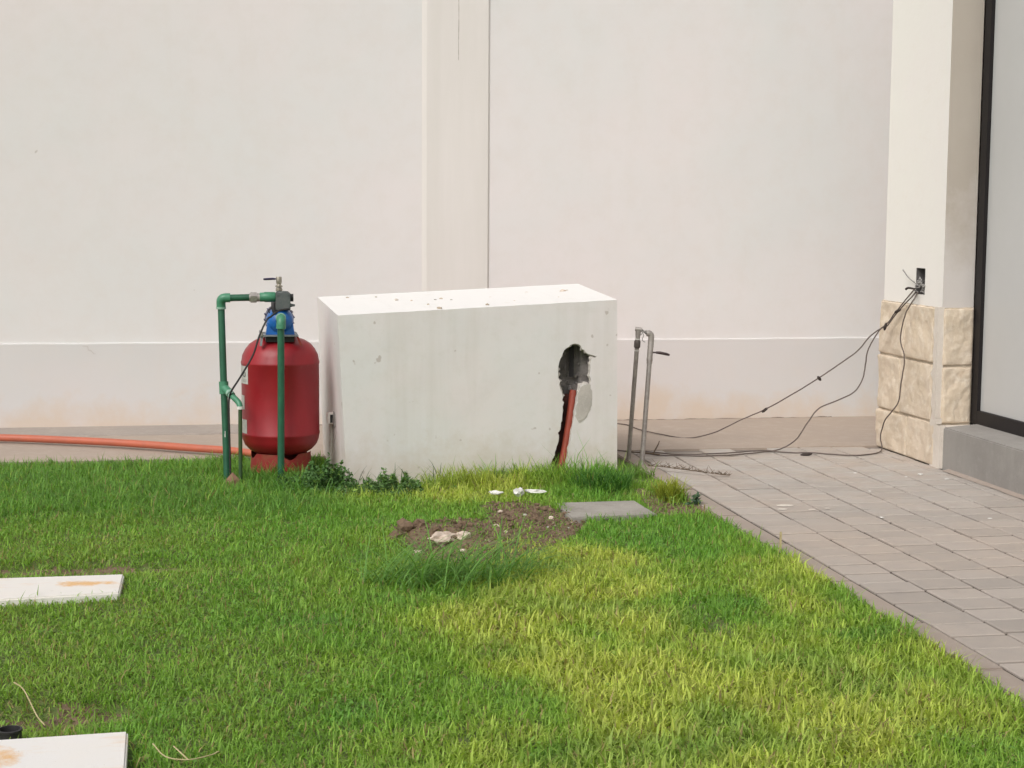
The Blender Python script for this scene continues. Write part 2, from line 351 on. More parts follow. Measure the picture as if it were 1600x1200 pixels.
def gauss(x, y, cx, cy, sx, sy): return np.exp(-((x-cx)/sx)**2-((y-cy)/sy)**2)
def ground_h(x, y):
    x = np.asarray(x, float); y = np.asarray(y, float)
    h = -0.012+0.022*(vnoise(x, y, 1.3, 3)-.5)+0.012*(vnoise(x, y, 4.5, 5)-.5)
    h = h+0.035*gauss(x, y, 1.02, 7.55, .22, .2)+0.02*gauss(x, y, 1.5, 8.05, .25, .2)
    h = h-0.035*gauss(x, y, 1.0, 8.85, .42, .3)-0.045*gauss(x, y, .95, 7.22, .16, .12)                         # scraped hollow
    h = h-0.05*gauss(x, y, -.62, 6.95, .5, .10)-0.06*gauss(x, y, -.5, 4.98, .28, .14)   # hollows behind the two white slabs
    return h
# lawn soil, one fine sheet
nx, ny = 230, 340
gx = np.linspace(-3.2, 2.47, nx); gy = np.linspace(2.2, 10.03, ny); X, Y = np.meshgrid(gx, gy)
Z = ground_h(X, Y)
dirt = inpoly(X+0.05*(vnoise(X, Y, 9, 1)-.5), Y+0.05*(vnoise(X, Y, 9, 2)-.5), SOILP) | inpoly(X, Y, [(2.16, 7.85), (2.5, 7.85), (2.5, 8.3), (2.42, 8.3), (2.36, 8.62), (2.26, 8.65), (2.2, 8.3)])
Z += np.where(dirt, 0.022*(vnoise(X, Y, 13, 7)-.35)+0.012*(vnoise(X, Y, 38, 8)-.5), 0)
me = bpy.data.meshes.new('soil')
V = np.stack([X, Y, Z], -1).reshape(-1, 3)
idx = np.arange(nx*ny).reshape(ny, nx); F = np.stack([idx[:-1, :-1], idx[:-1, 1:], idx[1:, 1:], idx[1:, :-1]], -1).reshape(-1, 4)
me.vertices.add(len(V)); me.vertices.foreach_set('co', V.ravel())
me.loops.add(len(F)*4); me.loops.foreach_set('vertex_index', F.ravel().astype(np.int32))
me.polygons.add(len(F)); me.polygons.foreach_set('loop_start', np.arange(0, len(F)*4, 4, dtype=np.int32))
me.update(); me.materials.append(MATS['turf']); me.materials.append(MATS['soil'])
dm = np.clip(0, 1, (dirt[:-1, :-1]).astype(int)).reshape(-1)
holes = (gauss(X, Y, -.62, 6.95, .5, .10)+gauss(X, Y, -.5, 4.98, .28, .14)+.7*(vnoise(X, Y, 14, 9)-.5) > .6)[:-1, :-1].reshape(-1)
me.polygons.foreach_set('material_index', np.where(dirt[:-1, :-1].reshape(-1) | holes, 1, 0).astype(np.int32))
me.polygons.foreach_set('use_smooth', [True]*len(F)); me.update()
so = bpy.data.objects.new('soil', me); COL.objects.link(so); tag(so, kind='structure')

# concrete apron at the foot of the wall
ap = MB(); seg = 60
xs = [-6+i*(11.0/seg) for i in range(seg+1)]
for i in range(seg):
    a, b = xs[i], xs[i+1]
    ya, yb = 9.95+0.02*nz(a, 0, 0, 3), 9.95+0.02*nz(b, 0, 0, 3)
    ap.add([(a, ya, -.1), (b, yb, -.1), (a, ya, .005), (b, yb, .005), (a, 11.37, .014), (b, 11.37, .014)], [(0, 1, 3, 2), (2, 3, 5, 4)])
tag(ap.build('concrete_apron', 'apron'), kind='structure')
ap = MB(); xs = [-6+i*0.12 for i in range(int(6.66/0.12))]
for a, b in zip(xs[:-1], xs[1:]):
    ya, yb = 10.98+0.03*nz(a, 3, 0, 5), 10.98+0.03*nz(b, 3, 0, 5)
    ap.add([(a, ya, 0), (b, yb, 0), (a, ya+.01, .022), (b, yb+.01, .022), (a, 11.37, .03), (b, 11.37, .03)], [(0, 1, 3, 2), (2, 3, 5, 4)])
tag(ap.build('mortar_fillet', 'fillet'), kind='structure')

# ------------------------------------------------------------------ paving: every paver its own block
paving = bpy.data.objects.new('paving', None); COL.objects.link(paving); tag(paving, kind='structure')
jb = MB(); jb.add([(2.56, 1.5, -.009), (4.26, 1.5, -.009), (4.26, 9.99, -.009), (2.56, 9.99, -.009)], [(0, 1, 2, 3)])
jb.build('joint_sand', 'joint', paving)
PX, PY, W0 = 0.2245, 0.172, 0.0075
def paver_mesh(w, d):
    b = bmesh.new(); c = 0.0045
    co = []
    for z, i_ in ((-.05, 0), (-c*.8, 0), (0, c)):
        co.append([b.verts.new((sx*(w/2-i_), sy*(d/2-i_), z)) for sx, sy in ((-1, -1), (1, -1), (1, 1), (-1, 1))])
    for r0, r1 in zip(co[:-1], co[1:]):
        for k in range(4): b.faces.new((r0[k], r0[(k+1) % 4], r1[(k+1) % 4], r1[k]))
    b.faces.new(co[2]); me = bpy.data.meshes.new('paver'); b.to_mesh(me); b.free(); me.materials.append(MATS['paver']); return me
pm_full = paver_mesh(PX-.0150, PY-.0165); pm_half = paver_mesh(0.082, PY-.0150)
def in_view(x, y, z=0):
    d = Vector((x, y, z))-CAM; w = d.dot(CF); u = 800+FPX*d.dot(CR)/w; v = 600-FPX*d.dot(CU)/w
    return w > 0 and -40 < u < 1680 and v < 1260
rest = MB(); cnt = 0
for c in range(8):
    xc = 2.572+PX*(c+.5); half = c == 7
    if half: xc = 2.572+PX*7+0.0455
    yoff = random.uniform(-.022, .022)+(0.03 if c % 2 else 0)
    for r_ in range(48):
        yc = 9.90-PY*r_+yoff
        if yc < 1.7 or yc+PY/2 > 10.0: continue
        x_ = xc+random.uniform(-.002, .002); y_ = yc+random.uniform(-.003, .003); z_ = random.uniform(-.0018, .0022)
        if in_view(xc-PX/2, yc):
            o = bpy.data.objects.new('paver', pm_half if half else pm_full); COL.objects.link(o); o.parent = paving
            o.location = (x_, y_, z_); o.rotation_euler = (random.uniform(-.003, .003), random.uniform(-.003, .003), random.uniform(-.014, .014)); cnt += 1
        else:
            w = (.085 if half else PX-W0)/2; rest.box(x_-w, x_+w, y_-PY/2+.003, y_+PY/2-.003, -.05, z_)
tag(rest.build('paver_field', 'paver', paving), kind='stuff')
print('pavers', cnt)
kerb = bpy.data.objects.new('kerb', None); COL.objects.link(kerb); tag(kerb, kind='structure')
y = 9.97; i = 0
while y > 1.8:
    L = random.choice([0.62, 0.78, 0.70]); a = MB(); dz = random.uniform(-.004, .003); dx = random.uniform(-.003, .003)
    a.box(2.455+dx, 2.563+dx, y-L+.004, y-.004, -.14, .002+dz); a.build('kerb_stone', 'kerb', kerb, bevel=0.006); y -= L
# cement fillet along the sill foot
a = MB(); ys = [1.5+i*.1 for i in range(75)]
for p, q in zip(ys[:-1], ys[1:]):
    wp, wq = .045+.02*nz(p, 1, 0, 6), .045+.02*nz(q, 1, 0, 6)
    a.add([(4.25-wp, p, .003), (4.25, p, .016), (4.25-wq, q, .003), (4.25, q, .016)], [(0, 1, 3, 2)])
tag(a.build('cement_strip', 'kerb'), kind='structure')

# ------------------------------------------------------------------ boundary wall
bw = thing('boundary_wall', 'tall off-white plastered boundary wall with a low plinth closing the yard behind everything', 'wall', (1, 11.5, 0))
a = MB(); xs = [-7+i*.25 for i in range(73)]
a.add([(x, 11.374, .56) for x in xs]+[(x, 11.374, 4.2) for x in xs], [(i, i+1, i+74, i+73) for i in range(72)])
a.box(-7, 11, 11.376, 11.62, 0, 4.2); a.build('wall_panel', 'wall', bw)
a = MB(); n_ = 150; xs = [-7+i*18/n_ for i in range(n_+1)]
rows = []
for (yy, zz, am) in ((11.36, -.05, .0), (11.36, .02, .004), (11.362, .30, .004), (11.3605, .594, .003), (11.3635, .600, .003), (11.380, .603, .001)):
    rows.append([(x, yy+am*nz(x, zz, 0, 2.5), zz+(am*1.2*nz(x, zz, 3, 4) if zz > .5 else 0)) for x in xs])
a.add([p for r_ in rows for p in r_], [(j*(n_+1)+i, j*(n_+1)+i+1, (j+1)*(n_+1)+i+1, (j+1)*(n_+1)+i) for j in range(len(rows)-1) for i in range(n_)])
a.build('plinth', 'plinth', bw, smooth=25)
a = MB(); P0 = [(1.415, 11.3745), (1.452, 11.365), (1.50, 11.364), (1.66, 11.363), (1.882, 11.362), (1.897, 11.3745)]
a.add([(x, y, .63) for x, y in P0]+[(x, y, 4.2) for x, y in P0], [(i, i+1, i+7, i+6) for i in range(5)])
a.build('pilaster', 'pilaster', bw)
a = MB(); a.tube([(1.672+.008*nz(z, 0, 0, 3), 11.3635, z) for z in [2.55+i*.015 for i in range(40)]], [.0012+.0018*abs(nz(i, 1, 0, .4)) for i in range(40)], 6)
a.build('crack', 'crack', bw)
random.seed(14)
for (cx0, cz0, n_, dx, dz) in ((-.9, .58, 6, .02, -.01),):
    P = []; x, z = cx0, cz0; yy = 11.374 if cz0 > .61 else 11.3595
    for k in range(n_): P.append((x, yy, z)); x += dx+random.gauss(0, .012); z += dz+random.gauss(0, .008)
    a = MB(); a.tube(P, [.0004+.0011*math.sin(math.pi*k/(n_-1)) for k in range(n_)], 5); a.build('crack', 'hair', bw)
# crumbly dark line where wall meets the apron
a = MB(); random.seed(5)
pts = [(x, 11.357+.003*nz(x, 0, 0, 30), .008+.012*abs(nz(x, 1, 0, 9))) for x in [-6+i*.03 for i in range(350)]]
a.tube(pts, [.006+.008*abs(nz(i, 2, 0, .23)) for i in range(350)], 6); a.build('base_crack', 'base_dirt', bw)

# ------------------------------------------------------------------ building on the right
bd = thing('building', 'white building corner on the right with stone clad pier and black framed door', 'building', (4.6, 9.1, 0))
# pier body with a real recess for the wiring box in its left face
x0, x1, y0, y1, z0, z1 = 4.252, 4.95, 9.082, 9.945, .0, 4.2
a = MB(); ry0, ry1, rz0, rz1 = 9.335, 9.465, 1.02, 1.18
Ys = [y0, ry0, ry1, y1]; Zs = [z0, rz0, rz1, z1]
gridv = [(x0, Ys[j], Zs[i]) for i in range(4) for j in range(4)]
a.add(gridv, [(i*4+j, i*4+j+1, (i+1)*4+j+1, (i+1)*4+j) for i in range(3) for j in range(3) if not (i == 1 and j == 1)])
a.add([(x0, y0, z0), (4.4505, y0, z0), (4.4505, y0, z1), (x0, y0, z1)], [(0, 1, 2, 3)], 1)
a.add([(x0, y1, z0), (x1, y1, z0), (x1, y1, z1), (x0, y1, z1)], [(0, 1, 2, 3)], 0)
a.add([(x0, y0, z1), (x1, y0, z1), (x1, y1, z1), (x0, y1, z1)], [(0, 1, 2, 3)], 0)
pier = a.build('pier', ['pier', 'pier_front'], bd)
a = MB(); d = .055
a.add([(x0+.001, ry0, rz0), (x0+.001, ry1, rz0), (x0+.001, ry1, rz1), (x0+.001, ry0, rz1), (x0+d, ry0, rz0), (x0+d, ry1, rz0), (x0+d, ry1, rz1), (x0+d, ry0, rz1)],
      [(0, 1, 5, 4), (1, 2, 6, 5), (2, 3, 7, 6), (3, 0, 4, 7), (4, 5, 6, 7)])
sb = a.build('socket_recess', 'socket', bd)
a = MB(); random.seed(3)      # tangle of wires stuffed in the recess
for k in range(9):
    c0 = Vector((x0-.004+random.uniform(-.01, .02), random.uniform(9.35, 9.45), random.uniform(1.03, 1.10)))
    pts = [c0+Vector((random.uniform(-.012, .012), random.uniform(-.05, .05), random.uniform(-.03, .03))) for _ in range(5)]
    a.tube(spline(pts, 4), .0045, 6)
a.tube(spline([(4.24, 9.46, 1.09), (4.22, 9.51, 1.12), (4.20, 9.55, 1.165)], 4), .004, 6)
a.build('wire_tangle', 'wire_grey', sb, smooth=60)
a = MB(); a.tube(spline([(4.235, 9.44, 1.05), (4.215, 9.49, 1.055), (4.205, 9.51, 1.045)], 3), .007, 6); a.build('taped_end', 'knot', sb, smooth=60)
# rough split-faced stones
def stone(name, origin, u, v, nrm, w, h, depth=.02, seed=0, parent=None, nu=34, nv=34, jag=0.006):
    """rock-faced block: u,v edge directions, bulging along nrm"""
    origin, u, v, nrm = Vector(origin), Vector(u), Vector(v), Vector(nrm)
    a = MB(); vs_ = []
    for j in range(nv+1):
        for i in range(nu+1):
            s_, t_ = i/nu, j/nv
            e = min(s_, 1-s_, 1)*w; f_ = min(t_, 1-t_)*h; ed = min(1, min(e, f_)/.016)
            p = origin+u*(s_*w)+v*(t_*h)
            n1 = noise.fractal(p*5+Vector((seed, 0, 0)), .8, 2.1, 5)*.009
            off = (ed**.5)*(depth*.25+n1*1.25+.004)+noise.fractal(p*26+Vector((seed, 5, 0)), .9, 2.2, 4)*.0017
            if i in (0, nu): p += u*(nz(p.x, p.y, p.z+seed, 25)*jag*(1 if i else 1))
            if j in (0, nv): p += v*(nz(p.x+seed, p.y, p.z, 25)*jag)
            vs_.append(p+nrm*(off if 0 < i < nu and 0 < j < nv else -.012))
    a.add(vs_, [(j*(nu+1)+i, j*(nu+1)+i+1, (j+1)*(nu+1)+i+1, (j+1)*(nu+1)+i) for j in range(nv) for i in range(nu)])
    return a.build(name, 'stone', parent, smooth=35)
U, Vv, N = (0, -1, 0), (0, 0, 1), (-1, 0, 0); xf = 4.236
SB = thing  # alias kept short
base = MB(); base.box(4.241, 4.251, 9.10, 9.955, .0, .955); base.box(4.241, 4.449, 9.072, 9.081, .25, .955)
clad = base.build('stone_cladding', 'joint_mortar', bd)
for (ya, yb, za, zb, sd_) in ((9.958, 9.56, .614, .956, 1), (9.557, 9.145, .617, .956, 2), (9.962, 9.62, .258, .609, 3), (9.616, 9.155, .264, .612, 4),
                              (9.968, 9.50, .0, .255, 5), (9.497, 9.075, .0, .260, 6)):
    stone('stone_block', (xf, ya, za), U, Vv, N, ya-yb, zb-za, .018, sd_*3.1, clad)
for (xa, xb, za, zb, sd_) in ((4.256, 4.448, .607, .956, 7), (4.256, 4.446, .258, .603, 8)):
    stone('stone_block', (xa, 9.070, za), (1, 0, 0), Vv, (0, -1, 0), xb-xa, zb-za, .03, sd_*2.3, clad)
a = MB(); n_ = 26      # ragged white mortar down the corner
zs = [.0+i*.96/n_ for i in range(n_+1)]
for za, zb in zip(zs[:-1], zs[1:]):
    ta, tb = -.012+.03*nz(za, 1, 0, 17), -.012+.03*nz(zb, 1, 0, 17); k = .012 if za > .26 else .0
    ylo = 9.058 if za > .25 else 8.996
    a.add([(4.262, ylo+k, za), (4.222, ylo+k+.0, za), (4.226, 9.15+ta*1.5, za), (4.262, ylo+k, zb), (4.222, ylo+k, zb), (4.226, 9.15+tb*1.5, zb)], [(0, 1, 4, 3), (1, 2, 5, 4)])
a.build('corner_mortar', 'mortar', clad)
# sill, frame, door leaf, facade
a = MB(); a.hexa([(4.242, 1.5, -.1), (4.70, 1.5, -.1), (4.70, 8.992, -.1), (4.242, 8.992, -.1), (4.242, 1.5, .25), (4.70, 1.5, .285), (4.70, 8.992, .285), (4.242, 8.992, .25)]); a.build('sill', 'sill', bd, bevel=.007)
a = MB(); a.box(4.242, 4.449, 8.993, 9.068, .0, .252); a.build('sill_joint', 'mortar', bd)
fx0, fx1 = 4.452, 4.60
a = MB(); a.box(fx0, fx1, 8.992, 9.0705, .262, 3.1); a.box(fx0, fx1, 1.6, 8.992, .262, .346); a.box(fx0, fx1, 1.6, 8.992, 3.0, 3.1); a.box(fx0-.004, fx1, 6.9, 7.0, .349, 2.999)
fr = a.build('door_frame', 'frame_black', bd, bevel=.003)
a = MB(); a.box(4.474, 4.59, 7.0, 8.990, .347, 3.0); a.build('door_panel', 'door', bd)
a = MB(); a.box(4.474, 4.59, 1.6, 6.9, .347, 3.0); a.build('door_panel', 'door', bd)
a = MB(); a.box(4.451, 9, 1.5, 9.0815, 3.102, 4.2); a.box(4.61, 9, 1.5, 9.08, -.1, 3.1); a.box(4.951, 9, 9.081, 9.94, 0, 4.2); a.build('facade_wall', 'pier', bd)

# ------------------------------------------------------------------ white masonry box with the broken hole
bx = thing('masonry_box', 'big white plastered masonry box in the lawn with a broken hole in its front', 'utility box', (1.47, 9.5, 0))
def yf(x): return 9.0+.0744*(x-.657)
FLT, FRT, BLT, BRT = (.657, 9.0, .930), (2.27, 9.12, 1.006), (.607, 10.05, .978), (2.235, 10.0, 1.060)
FLB, FRB, BLB, BRB = (.708, yf(.708), -.1), (2.285, yf(2.285), -.1), (.645, 10.05, -.1), (2.25, 10.0, -.1)
hole = [(1.948, .704), (1.968, .730), (1.992, .748), (2.015, .757), (2.037, .755), (2.052, .742), (2.064, .725), (2.085, .708), (2.102, .693), (2.150, .681), (2.118, .668), (2.111, .640), (2.114, .599), (2.110, .57), (2.119, .54),
        (2.106, .515), (2.080, .525), (2.055, .515), (2.044, .478), (2.036, .44), (2.023, .379), (2.02, .34), (2.012, .305), (2.002, .25), (1.999, .194), (1.985, .15), (1.977, .101), (1.966, .027), (1.958, -.06),
        (1.900, -.06), (1.897, .03), (1.880, .062), (1.893, .09), (1.905, .114), (1.912, .15), (1.92, .177), (1.928, .21), (1.924, .245), (1.936, .262), (1.942, .30), (1.948, .324), (1.950, .37), (1.955, .417), (1.945, .43), (1.951, .446), (1.945, .47), (1.939, .491), (1.928, .52), (1.931, .542), (1.921, .56), (1.923, .583), (1.922, .61), (1.926, .638), (1.935, .672)]
hr = []
random.seed(9)
for i, p in enumerate(hole):
    q = hole[(i+1) % len(hole)]
    for t in (0, .5): hr.append((p[0]+(q[0]-p[0])*t+random.uniform(-.0025, .0025), p[1]+(q[1]-p[1])*t+random.uniform(-.0025, .0025)))
hole = hr
bm = bmesh.new()
def topz(x): return .930+(x-.657)*(.076/1.613)
def wav(x, z): return 0.004*nz(x, z, 5, 2.2)
nseg = 40; outer = []
lx = lambda z: .657+(.708-.657)*(.93-z)/1.03
rx = lambda z: 2.27+(.015)*(1.006-z)/1.1
for i in range(nseg): outer.append((.708+(2.285-.708)*i/nseg, -.1))
for i in range(24): z = -.1+(1.006+.1)*i/24; outer.append((rx(z), z))
for i in range(nseg): x = 2.27-(2.27-.657)*i/nseg; outer.append((x, topz(x)+(.003*nz(x, 3, 0, 9) if i else 0)))
for i in range(24): z = .93-1.03*i/24; outer.append((lx(z), z))
vo = [bm.verts.new((x, yf(x)+wav(x, z), z)) for x, z in outer]; eo = [bm.edges.new((vo[i], vo[(i+1) % len(vo)])) for i in range(len(vo))]
vh = [bm.verts.new((x, yf(x)+wav(x, z), z)) for x, z in hole]; eh = [bm.edges.new((vh[i], vh[(i+1) % len(vh)])) for i in range(len(vh))]
bmesh.ops.triangle_fill(bm, edges=eo+eh, use_beauty=True, use_dissolve=False)
T0 = nseg+24      # index of the top right corner in `outer`
tv = vo[T0:T0+nseg+1]
back = [bm.verts.new((2.235+(.607-2.235)*i/nseg, 10.0+.05*i/nseg, 1.060+(.978-1.060)*i/nseg)) for i in range(nseg+1)]
for i in range(nseg): bm.faces.new((tv[i], tv[i+1], back[i+1], back[i]))
lv = vo[T0+nseg:]+[vo[0]]; lb = [bm.verts.new((.607+(.645-.607)*i/24, 10.05, .978-1.078*i/24)) for i in range(1, 25)]; lb = [back[-1]]+lb
for i in range(24): bm.faces.new((lv[i], lv[i+1], lb[i+1], lb[i]))
rv = vo[nseg:nseg+25]; rb = [bm.verts.new((2.25-.015*i/24, 10.0, -.1+1.16*i/24)) for i in range(24)]+[back[0]]
for i in range(24): bm.faces.new((rv[i], rv[i+1], rb[i+1], rb[i]))
bm.faces.new(back+lb[1:]+rb[:-1])
bmesh.ops.recalc_face_normals(bm, faces=bm.faces)
# small worn chamfer on the box edges
me = bpy.data.meshes.new('box_shell'); loc = Vector(bx.location)
for v in bm.verts: v.co -= loc
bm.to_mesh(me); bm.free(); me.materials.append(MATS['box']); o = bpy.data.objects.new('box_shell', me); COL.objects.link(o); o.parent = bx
# lining of the hole: broken edge then cavity
a = MB(); nh = len(hole); cx_, cz_ = 2.02, .62
def dep(z): return .125 if z > .50 else (.075 if z < .44 else .075+.05*(z-.44)/.06)
ring0 = [(x, yf(x)+.001, z) for x, z in hole]
def inset(i, d):
    p0, p1, p2 = Vector((*hole[i-1], 0)), Vector((*hole[i], 0)), Vector((*hole[(i+1) % nh], 0)); t_ = (p2-p0).normalized(); return p1.x+t_.y*d, p1.y-t_.x*d
ring1 = []
for i in range(nh):
    d_ = random.uniform(.002, .012)*(1.3 if hole[i][1] > .45 else .6); q_ = inset(i, d_); ring1.append((q_[0], yf(q_[0])+random.uniform(.010, .02), q_[1]))
ring2 = [(x+random.uniform(-.003, .003), yf(x)+dep(z), z) for x, z in hole]
vs_ = ring0+ring1+ring2
a.add(vs_, [(i, (i+1) % nh, nh+(i+1) % nh, nh+i) for i in range(nh)], 0); a.add(vs_, [(nh+i, nh+(i+1) % nh, 2*nh+(i+1) % nh, 2*nh+i) for i in range(nh)], 1)
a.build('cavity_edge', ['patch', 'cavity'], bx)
a = MB(); random.seed(4)
for k in range(46):
    xx, zz_ = random.uniform(1.93, 2.11), random.uniform(.47, .73)
    if 2.0 < xx < 2.04 and zz_ > .54: continue
    rock(a, (xx, yf(xx)+.105+random.uniform(-.01, .01), zz_), random.uniform(.006, .018), (1, .8, 1), 1)
a.build('broken_aggregate', 'cavity', bx)
a = MB(); a.add([(1.90, 9.235, .45), (2.17, 9.235, .45), (2.17, 9.235, .78), (1.90, 9.235, .78)], [(0, 1, 2, 3)])
# uneven concrete inside, seen behind the opening
gxn, gzn = 20, 26; vv = []
for j in range(gzn+1):
    for i in range(gxn+1):
        x = 1.90+.27*i/gxn; z = .43+.35*j/gzn; y = yf(x)+.118+.018*nz(x, z, 0, 14)
        if 2.005 < x < 2.035 and z > .555: y += .12
        if x > 2.075: y -= .03
        vv.append((x, y, z))
a.add(vv, [(j*(gxn+1)+i, j*(gxn+1)+i+1, (j+1)*(gxn+1)+i+1, (j+1)*(gxn+1)+i) for j in range(gzn) for i in range(gxn)])
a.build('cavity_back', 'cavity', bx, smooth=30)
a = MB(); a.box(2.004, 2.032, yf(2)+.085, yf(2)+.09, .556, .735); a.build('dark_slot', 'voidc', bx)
a = MB(); vv = []
for j in range(21):
    for i in range(9):
        z = -.06+.52*j/20; xm = 1.925+.07*(z+.06)/.52; x = xm-.06+.14*i/8; vv.append((x, yf(x)+.072+.008*nz(x, z, 0, 20), z))
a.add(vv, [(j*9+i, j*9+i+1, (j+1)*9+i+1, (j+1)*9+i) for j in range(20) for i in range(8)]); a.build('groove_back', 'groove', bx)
# plaster patch to the right of the hole, with a raised rim
patch0 = [(2.046, .486), (2.062, .512), (2.085, .522), (2.117, .520), (2.123, .46), (2.124, .40), (2.116, .372), (2.100, .340), (2.085, .318), (2.06, .305), (2.045, .298), (2.028, .335), (2.030, .38), (2.040, .43)]
patch = []
for i, p in enumerate(patch0):
    q = patch0[(i+1) % len(patch0)]
    for t in (0, .33, .66): patch.append((p[0]+(q[0]-p[0])*t+random.uniform(-.004, .004), p[1]+(q[1]-p[1])*t+random.uniform(-.004, .004)))
a = MB(); n_ = len(patch); c_ = (2.08, .41)
wavy = lambda x, z: 0.004*nz(x, z, 5, 2.2)
o3 = [(x, yf(x)+wavy(x, z)-.0012, z) for x, z in patch]; i3 = [(x+(c_[0]-x)*.12, yf(x)+wavy(x, z)-.0022, z+(c_[1]-z)*.12) for x, z in patch]
a.add(o3+i3+[(c_[0], yf(c_[0])+wavy(*c_)-.0024, c_[1])], [(i, (i+1) % n_, n_+(i+1) % n_, n_+i) for i in range(n_)]+[(n_+i, n_+(i+1) % n_, 2*n_) for i in range(n_)])
a.build('plaster_patch', 'patch', bx)
# outlet box on the left side
a = MB()
def sx(y, z): return .657+(.607-.657)*(y-9)/1.05+(.93-z)*.045     # left face of the box
ym = 9.47
a.box(sx(ym, .3)-.038, sx(ym, .3)+.006, ym-.035, ym+.035, .27, .335); ob = a.build('outlet_box', 'outlet', bx, bevel=.004)
a = MB(); a.box(sx(ym, .3)-.022, sx(ym, .3)-.006, ym-.0365, ym-.030, .278, .325); a.build('outlet_opening', 'black', ob)
a = MB(); a.box(sx(ym, .3)-.004, sx(ym, .3)+.006, ym-.095, ym-.037, .262, .345); a.build('broken_edge', 'cavity', ob)
a = MB(); a.tube(spline([(sx(ym, .27)-.012, ym+.03, .275), (sx(ym, .12)-.02, ym+.05, .13), (sx(ym, 0)-.035, ym+.07, -.02)], 5), .012, 8); a.build('outlet_conduit', 'outlet', ob, smooth=60)
# orange drain pipe standing in the groove
p = [(2.028, yf(2)+.055, .482), (2.012, yf(2)+.045, .38), (1.996, yf(2)+.036, .275), (1.972, yf(2)+.030, .13), (1.948, yf(2)+.02, .02), (1.930, yf(2)+.0, -.09)]
a = MB(); a.tube(spline(p, 6), .0235, 18); dp = a.build('conduit_pipe', 'conduit', root=(1.93, 9.1, 0), smooth=60)
tag(dp, 'short orange-red pipe slanting down out of the broken hole in the white box', 'pipe')
# crumbs on top of the box
random.seed(21)
crumbs = [(1.05, 9.62, .014), (1.20, 9.32, .010), (1.27, 9.55, .009), (1.31, 9.58, .011), (1.36, 9.50, .008), (1.235, 9.10, .017), (1.52, 9.16, .012), (1.60, 9.55, .007), (1.85, 9.7, .011), (2.06, 9.66, .020), (2.10, 9.70, .014), (.95, 9.85, .008), (1.98, 9.38, .008), (1.13, 9.56, .008), (1.70, 9.3, .006), (.78, 9.9, .009)]
for x, y, r in crumbs:
    z = .930+(x-.657)*.0471+(y-9-.0744*(x-.657))*.05
    a = MB(); rock(a, (x, y, z+r*.25), r, (1.3, 1, .55)); o = a.build('mortar_crumb', random.choice(['chip', 'patch', 'mortar', 'joint_mortar']), root=(x, y, z))
    tag(o, 'small crumb of dried mortar lying on top of the white masonry box', 'rubble', 'mortar crumbs on top of the white box')

# ------------------------------------------------------------------ pressure tank
TX, TY = .356, 9.42
tk = thing('pressure_tank', 'dark red upright pressure tank beside the left side of the white box', 'water tank', (TX, TY, 0))
a = MB(); a.lathe([(0, .095), (.08, .098), (.14, .112), (.178, .135), (.206, .165), (.218, .195), (.222, .222), (.2245, .226), (.2245, .236), (.222, .240), (.222, .628), (.2245, .632), (.2245, .642), (.2215, .648), (.216, .680), (.198, .715), (.175, .744), (.14, .766), (.09, .782), (.04, .788), (0, .789)], (TX, TY, 0), n=72)
a.build('tank_shell', 'tank', tk, smooth=35)
a = MB(); n_ = 96; vs_ = []
for k in range(n_):
    an = 2*math.pi*k/n_; ph = (an*4/(2*math.pi)) % 1; dip = .034*max(0, 1-abs(ph-.18)/.17)**.5
    for r_, z in ((.178, -.05), (.176, .02), (.170, .122-dip)): vs_.append((TX+r_*math.cos(an), TY+r_*math.sin(an), z))
a.add(vs_, [(k*3+j, ((k+1) % n_)*3+j, ((k+1) % n_)*3+j+1, k*3+j+1) for k in range(n_) for j in range(2)]); a.build('base_ring', 'tank_base', tk, smooth=40)
def sticker(a0, a1, z0_, z1_, name='sticker'):
    a = MB(); n_ = 8; vs_ = []
    for k in range(n_+1):
        an = R(a0+(a1-a0)*k/n_)
        for z in (z0_, z1_): vs_.append((TX+.2232*math.cos(an), TY+.2232*math.sin(an), z))
    a.add(vs_, [(k*2, k*2+2, k*2+3, k*2+1) for k in range(n_)]); return a.build(name, 'sticker', tk, smooth=60)
s1 = sticker(183, 213, .522, .624); sticker(185, 202, .375, .455); sticker(190, 209, .228, .318)
def curved_mark(an, z, pts, r, parent):
    a = MB(); a.tube([(TX+.224*math.cos(R(an+p[0])), TY+.224*math.sin(R(an+p[0])), z+p[1]) for p in pts], r, 5); a.build('printed_mark', 'ink', parent)
curved_mark(204, .577, [(2.4*math.cos(t*.5236), .014*math.sin(t*.5236)) for t in range(13)], .0024, s1)
curved_mark(198, .577, [(2.0, -.014), (-.5, -.006), (1.2, .014)], .002, s1)
for k in range(3): curved_mark(205, .547-.006*k, [(-7, 0), (4, 0)], .0009, s1)
a = MB(); a.box(TX+.12, TX+.1208, TY-.1825, TY-.18, .2, .222); a.build('scratch', 'tape', tk)

# ------------------------------------------------------------------ pump on the tank
pp = thing('water_pump', 'small blue electric pump bolted on top of the red tank', 'pump', (TX, TY-.02, .79))
a = MB(); a.box(.240, .452, 9.23, 9.50, .797, .806); a.box(.240, .246, 9.23, 9.50, .806, .818); pl = a.build('base_plate', 'plate', pp, bevel=.002)
for x_, dx in ((.248, -.006), (.446, .022)):
    for y_ in (9.25, 9.48):
        a = MB(); a.hexa([(x_-.006+dx, y_-.012, .745), (x_+.006+dx, y_-.012, .745), (x_+.006+dx, y_+.012, .745), (x_-.006+dx, y_+.012, .745), (x_-.006, y_-.012, .797), (x_+.006, y_-.012, .797), (x_+.006, y_+.012, .797), (x_-.006, y_+.012, .797)])
        a.build('bracket_leg', 'tank_base' if x_ > .3 else 'plate', pp)
a = MB(); a.box(.236, .254, 9.222, 9.24, .80, .828); a.build('bolt', 'steel', pp, bevel=.003)
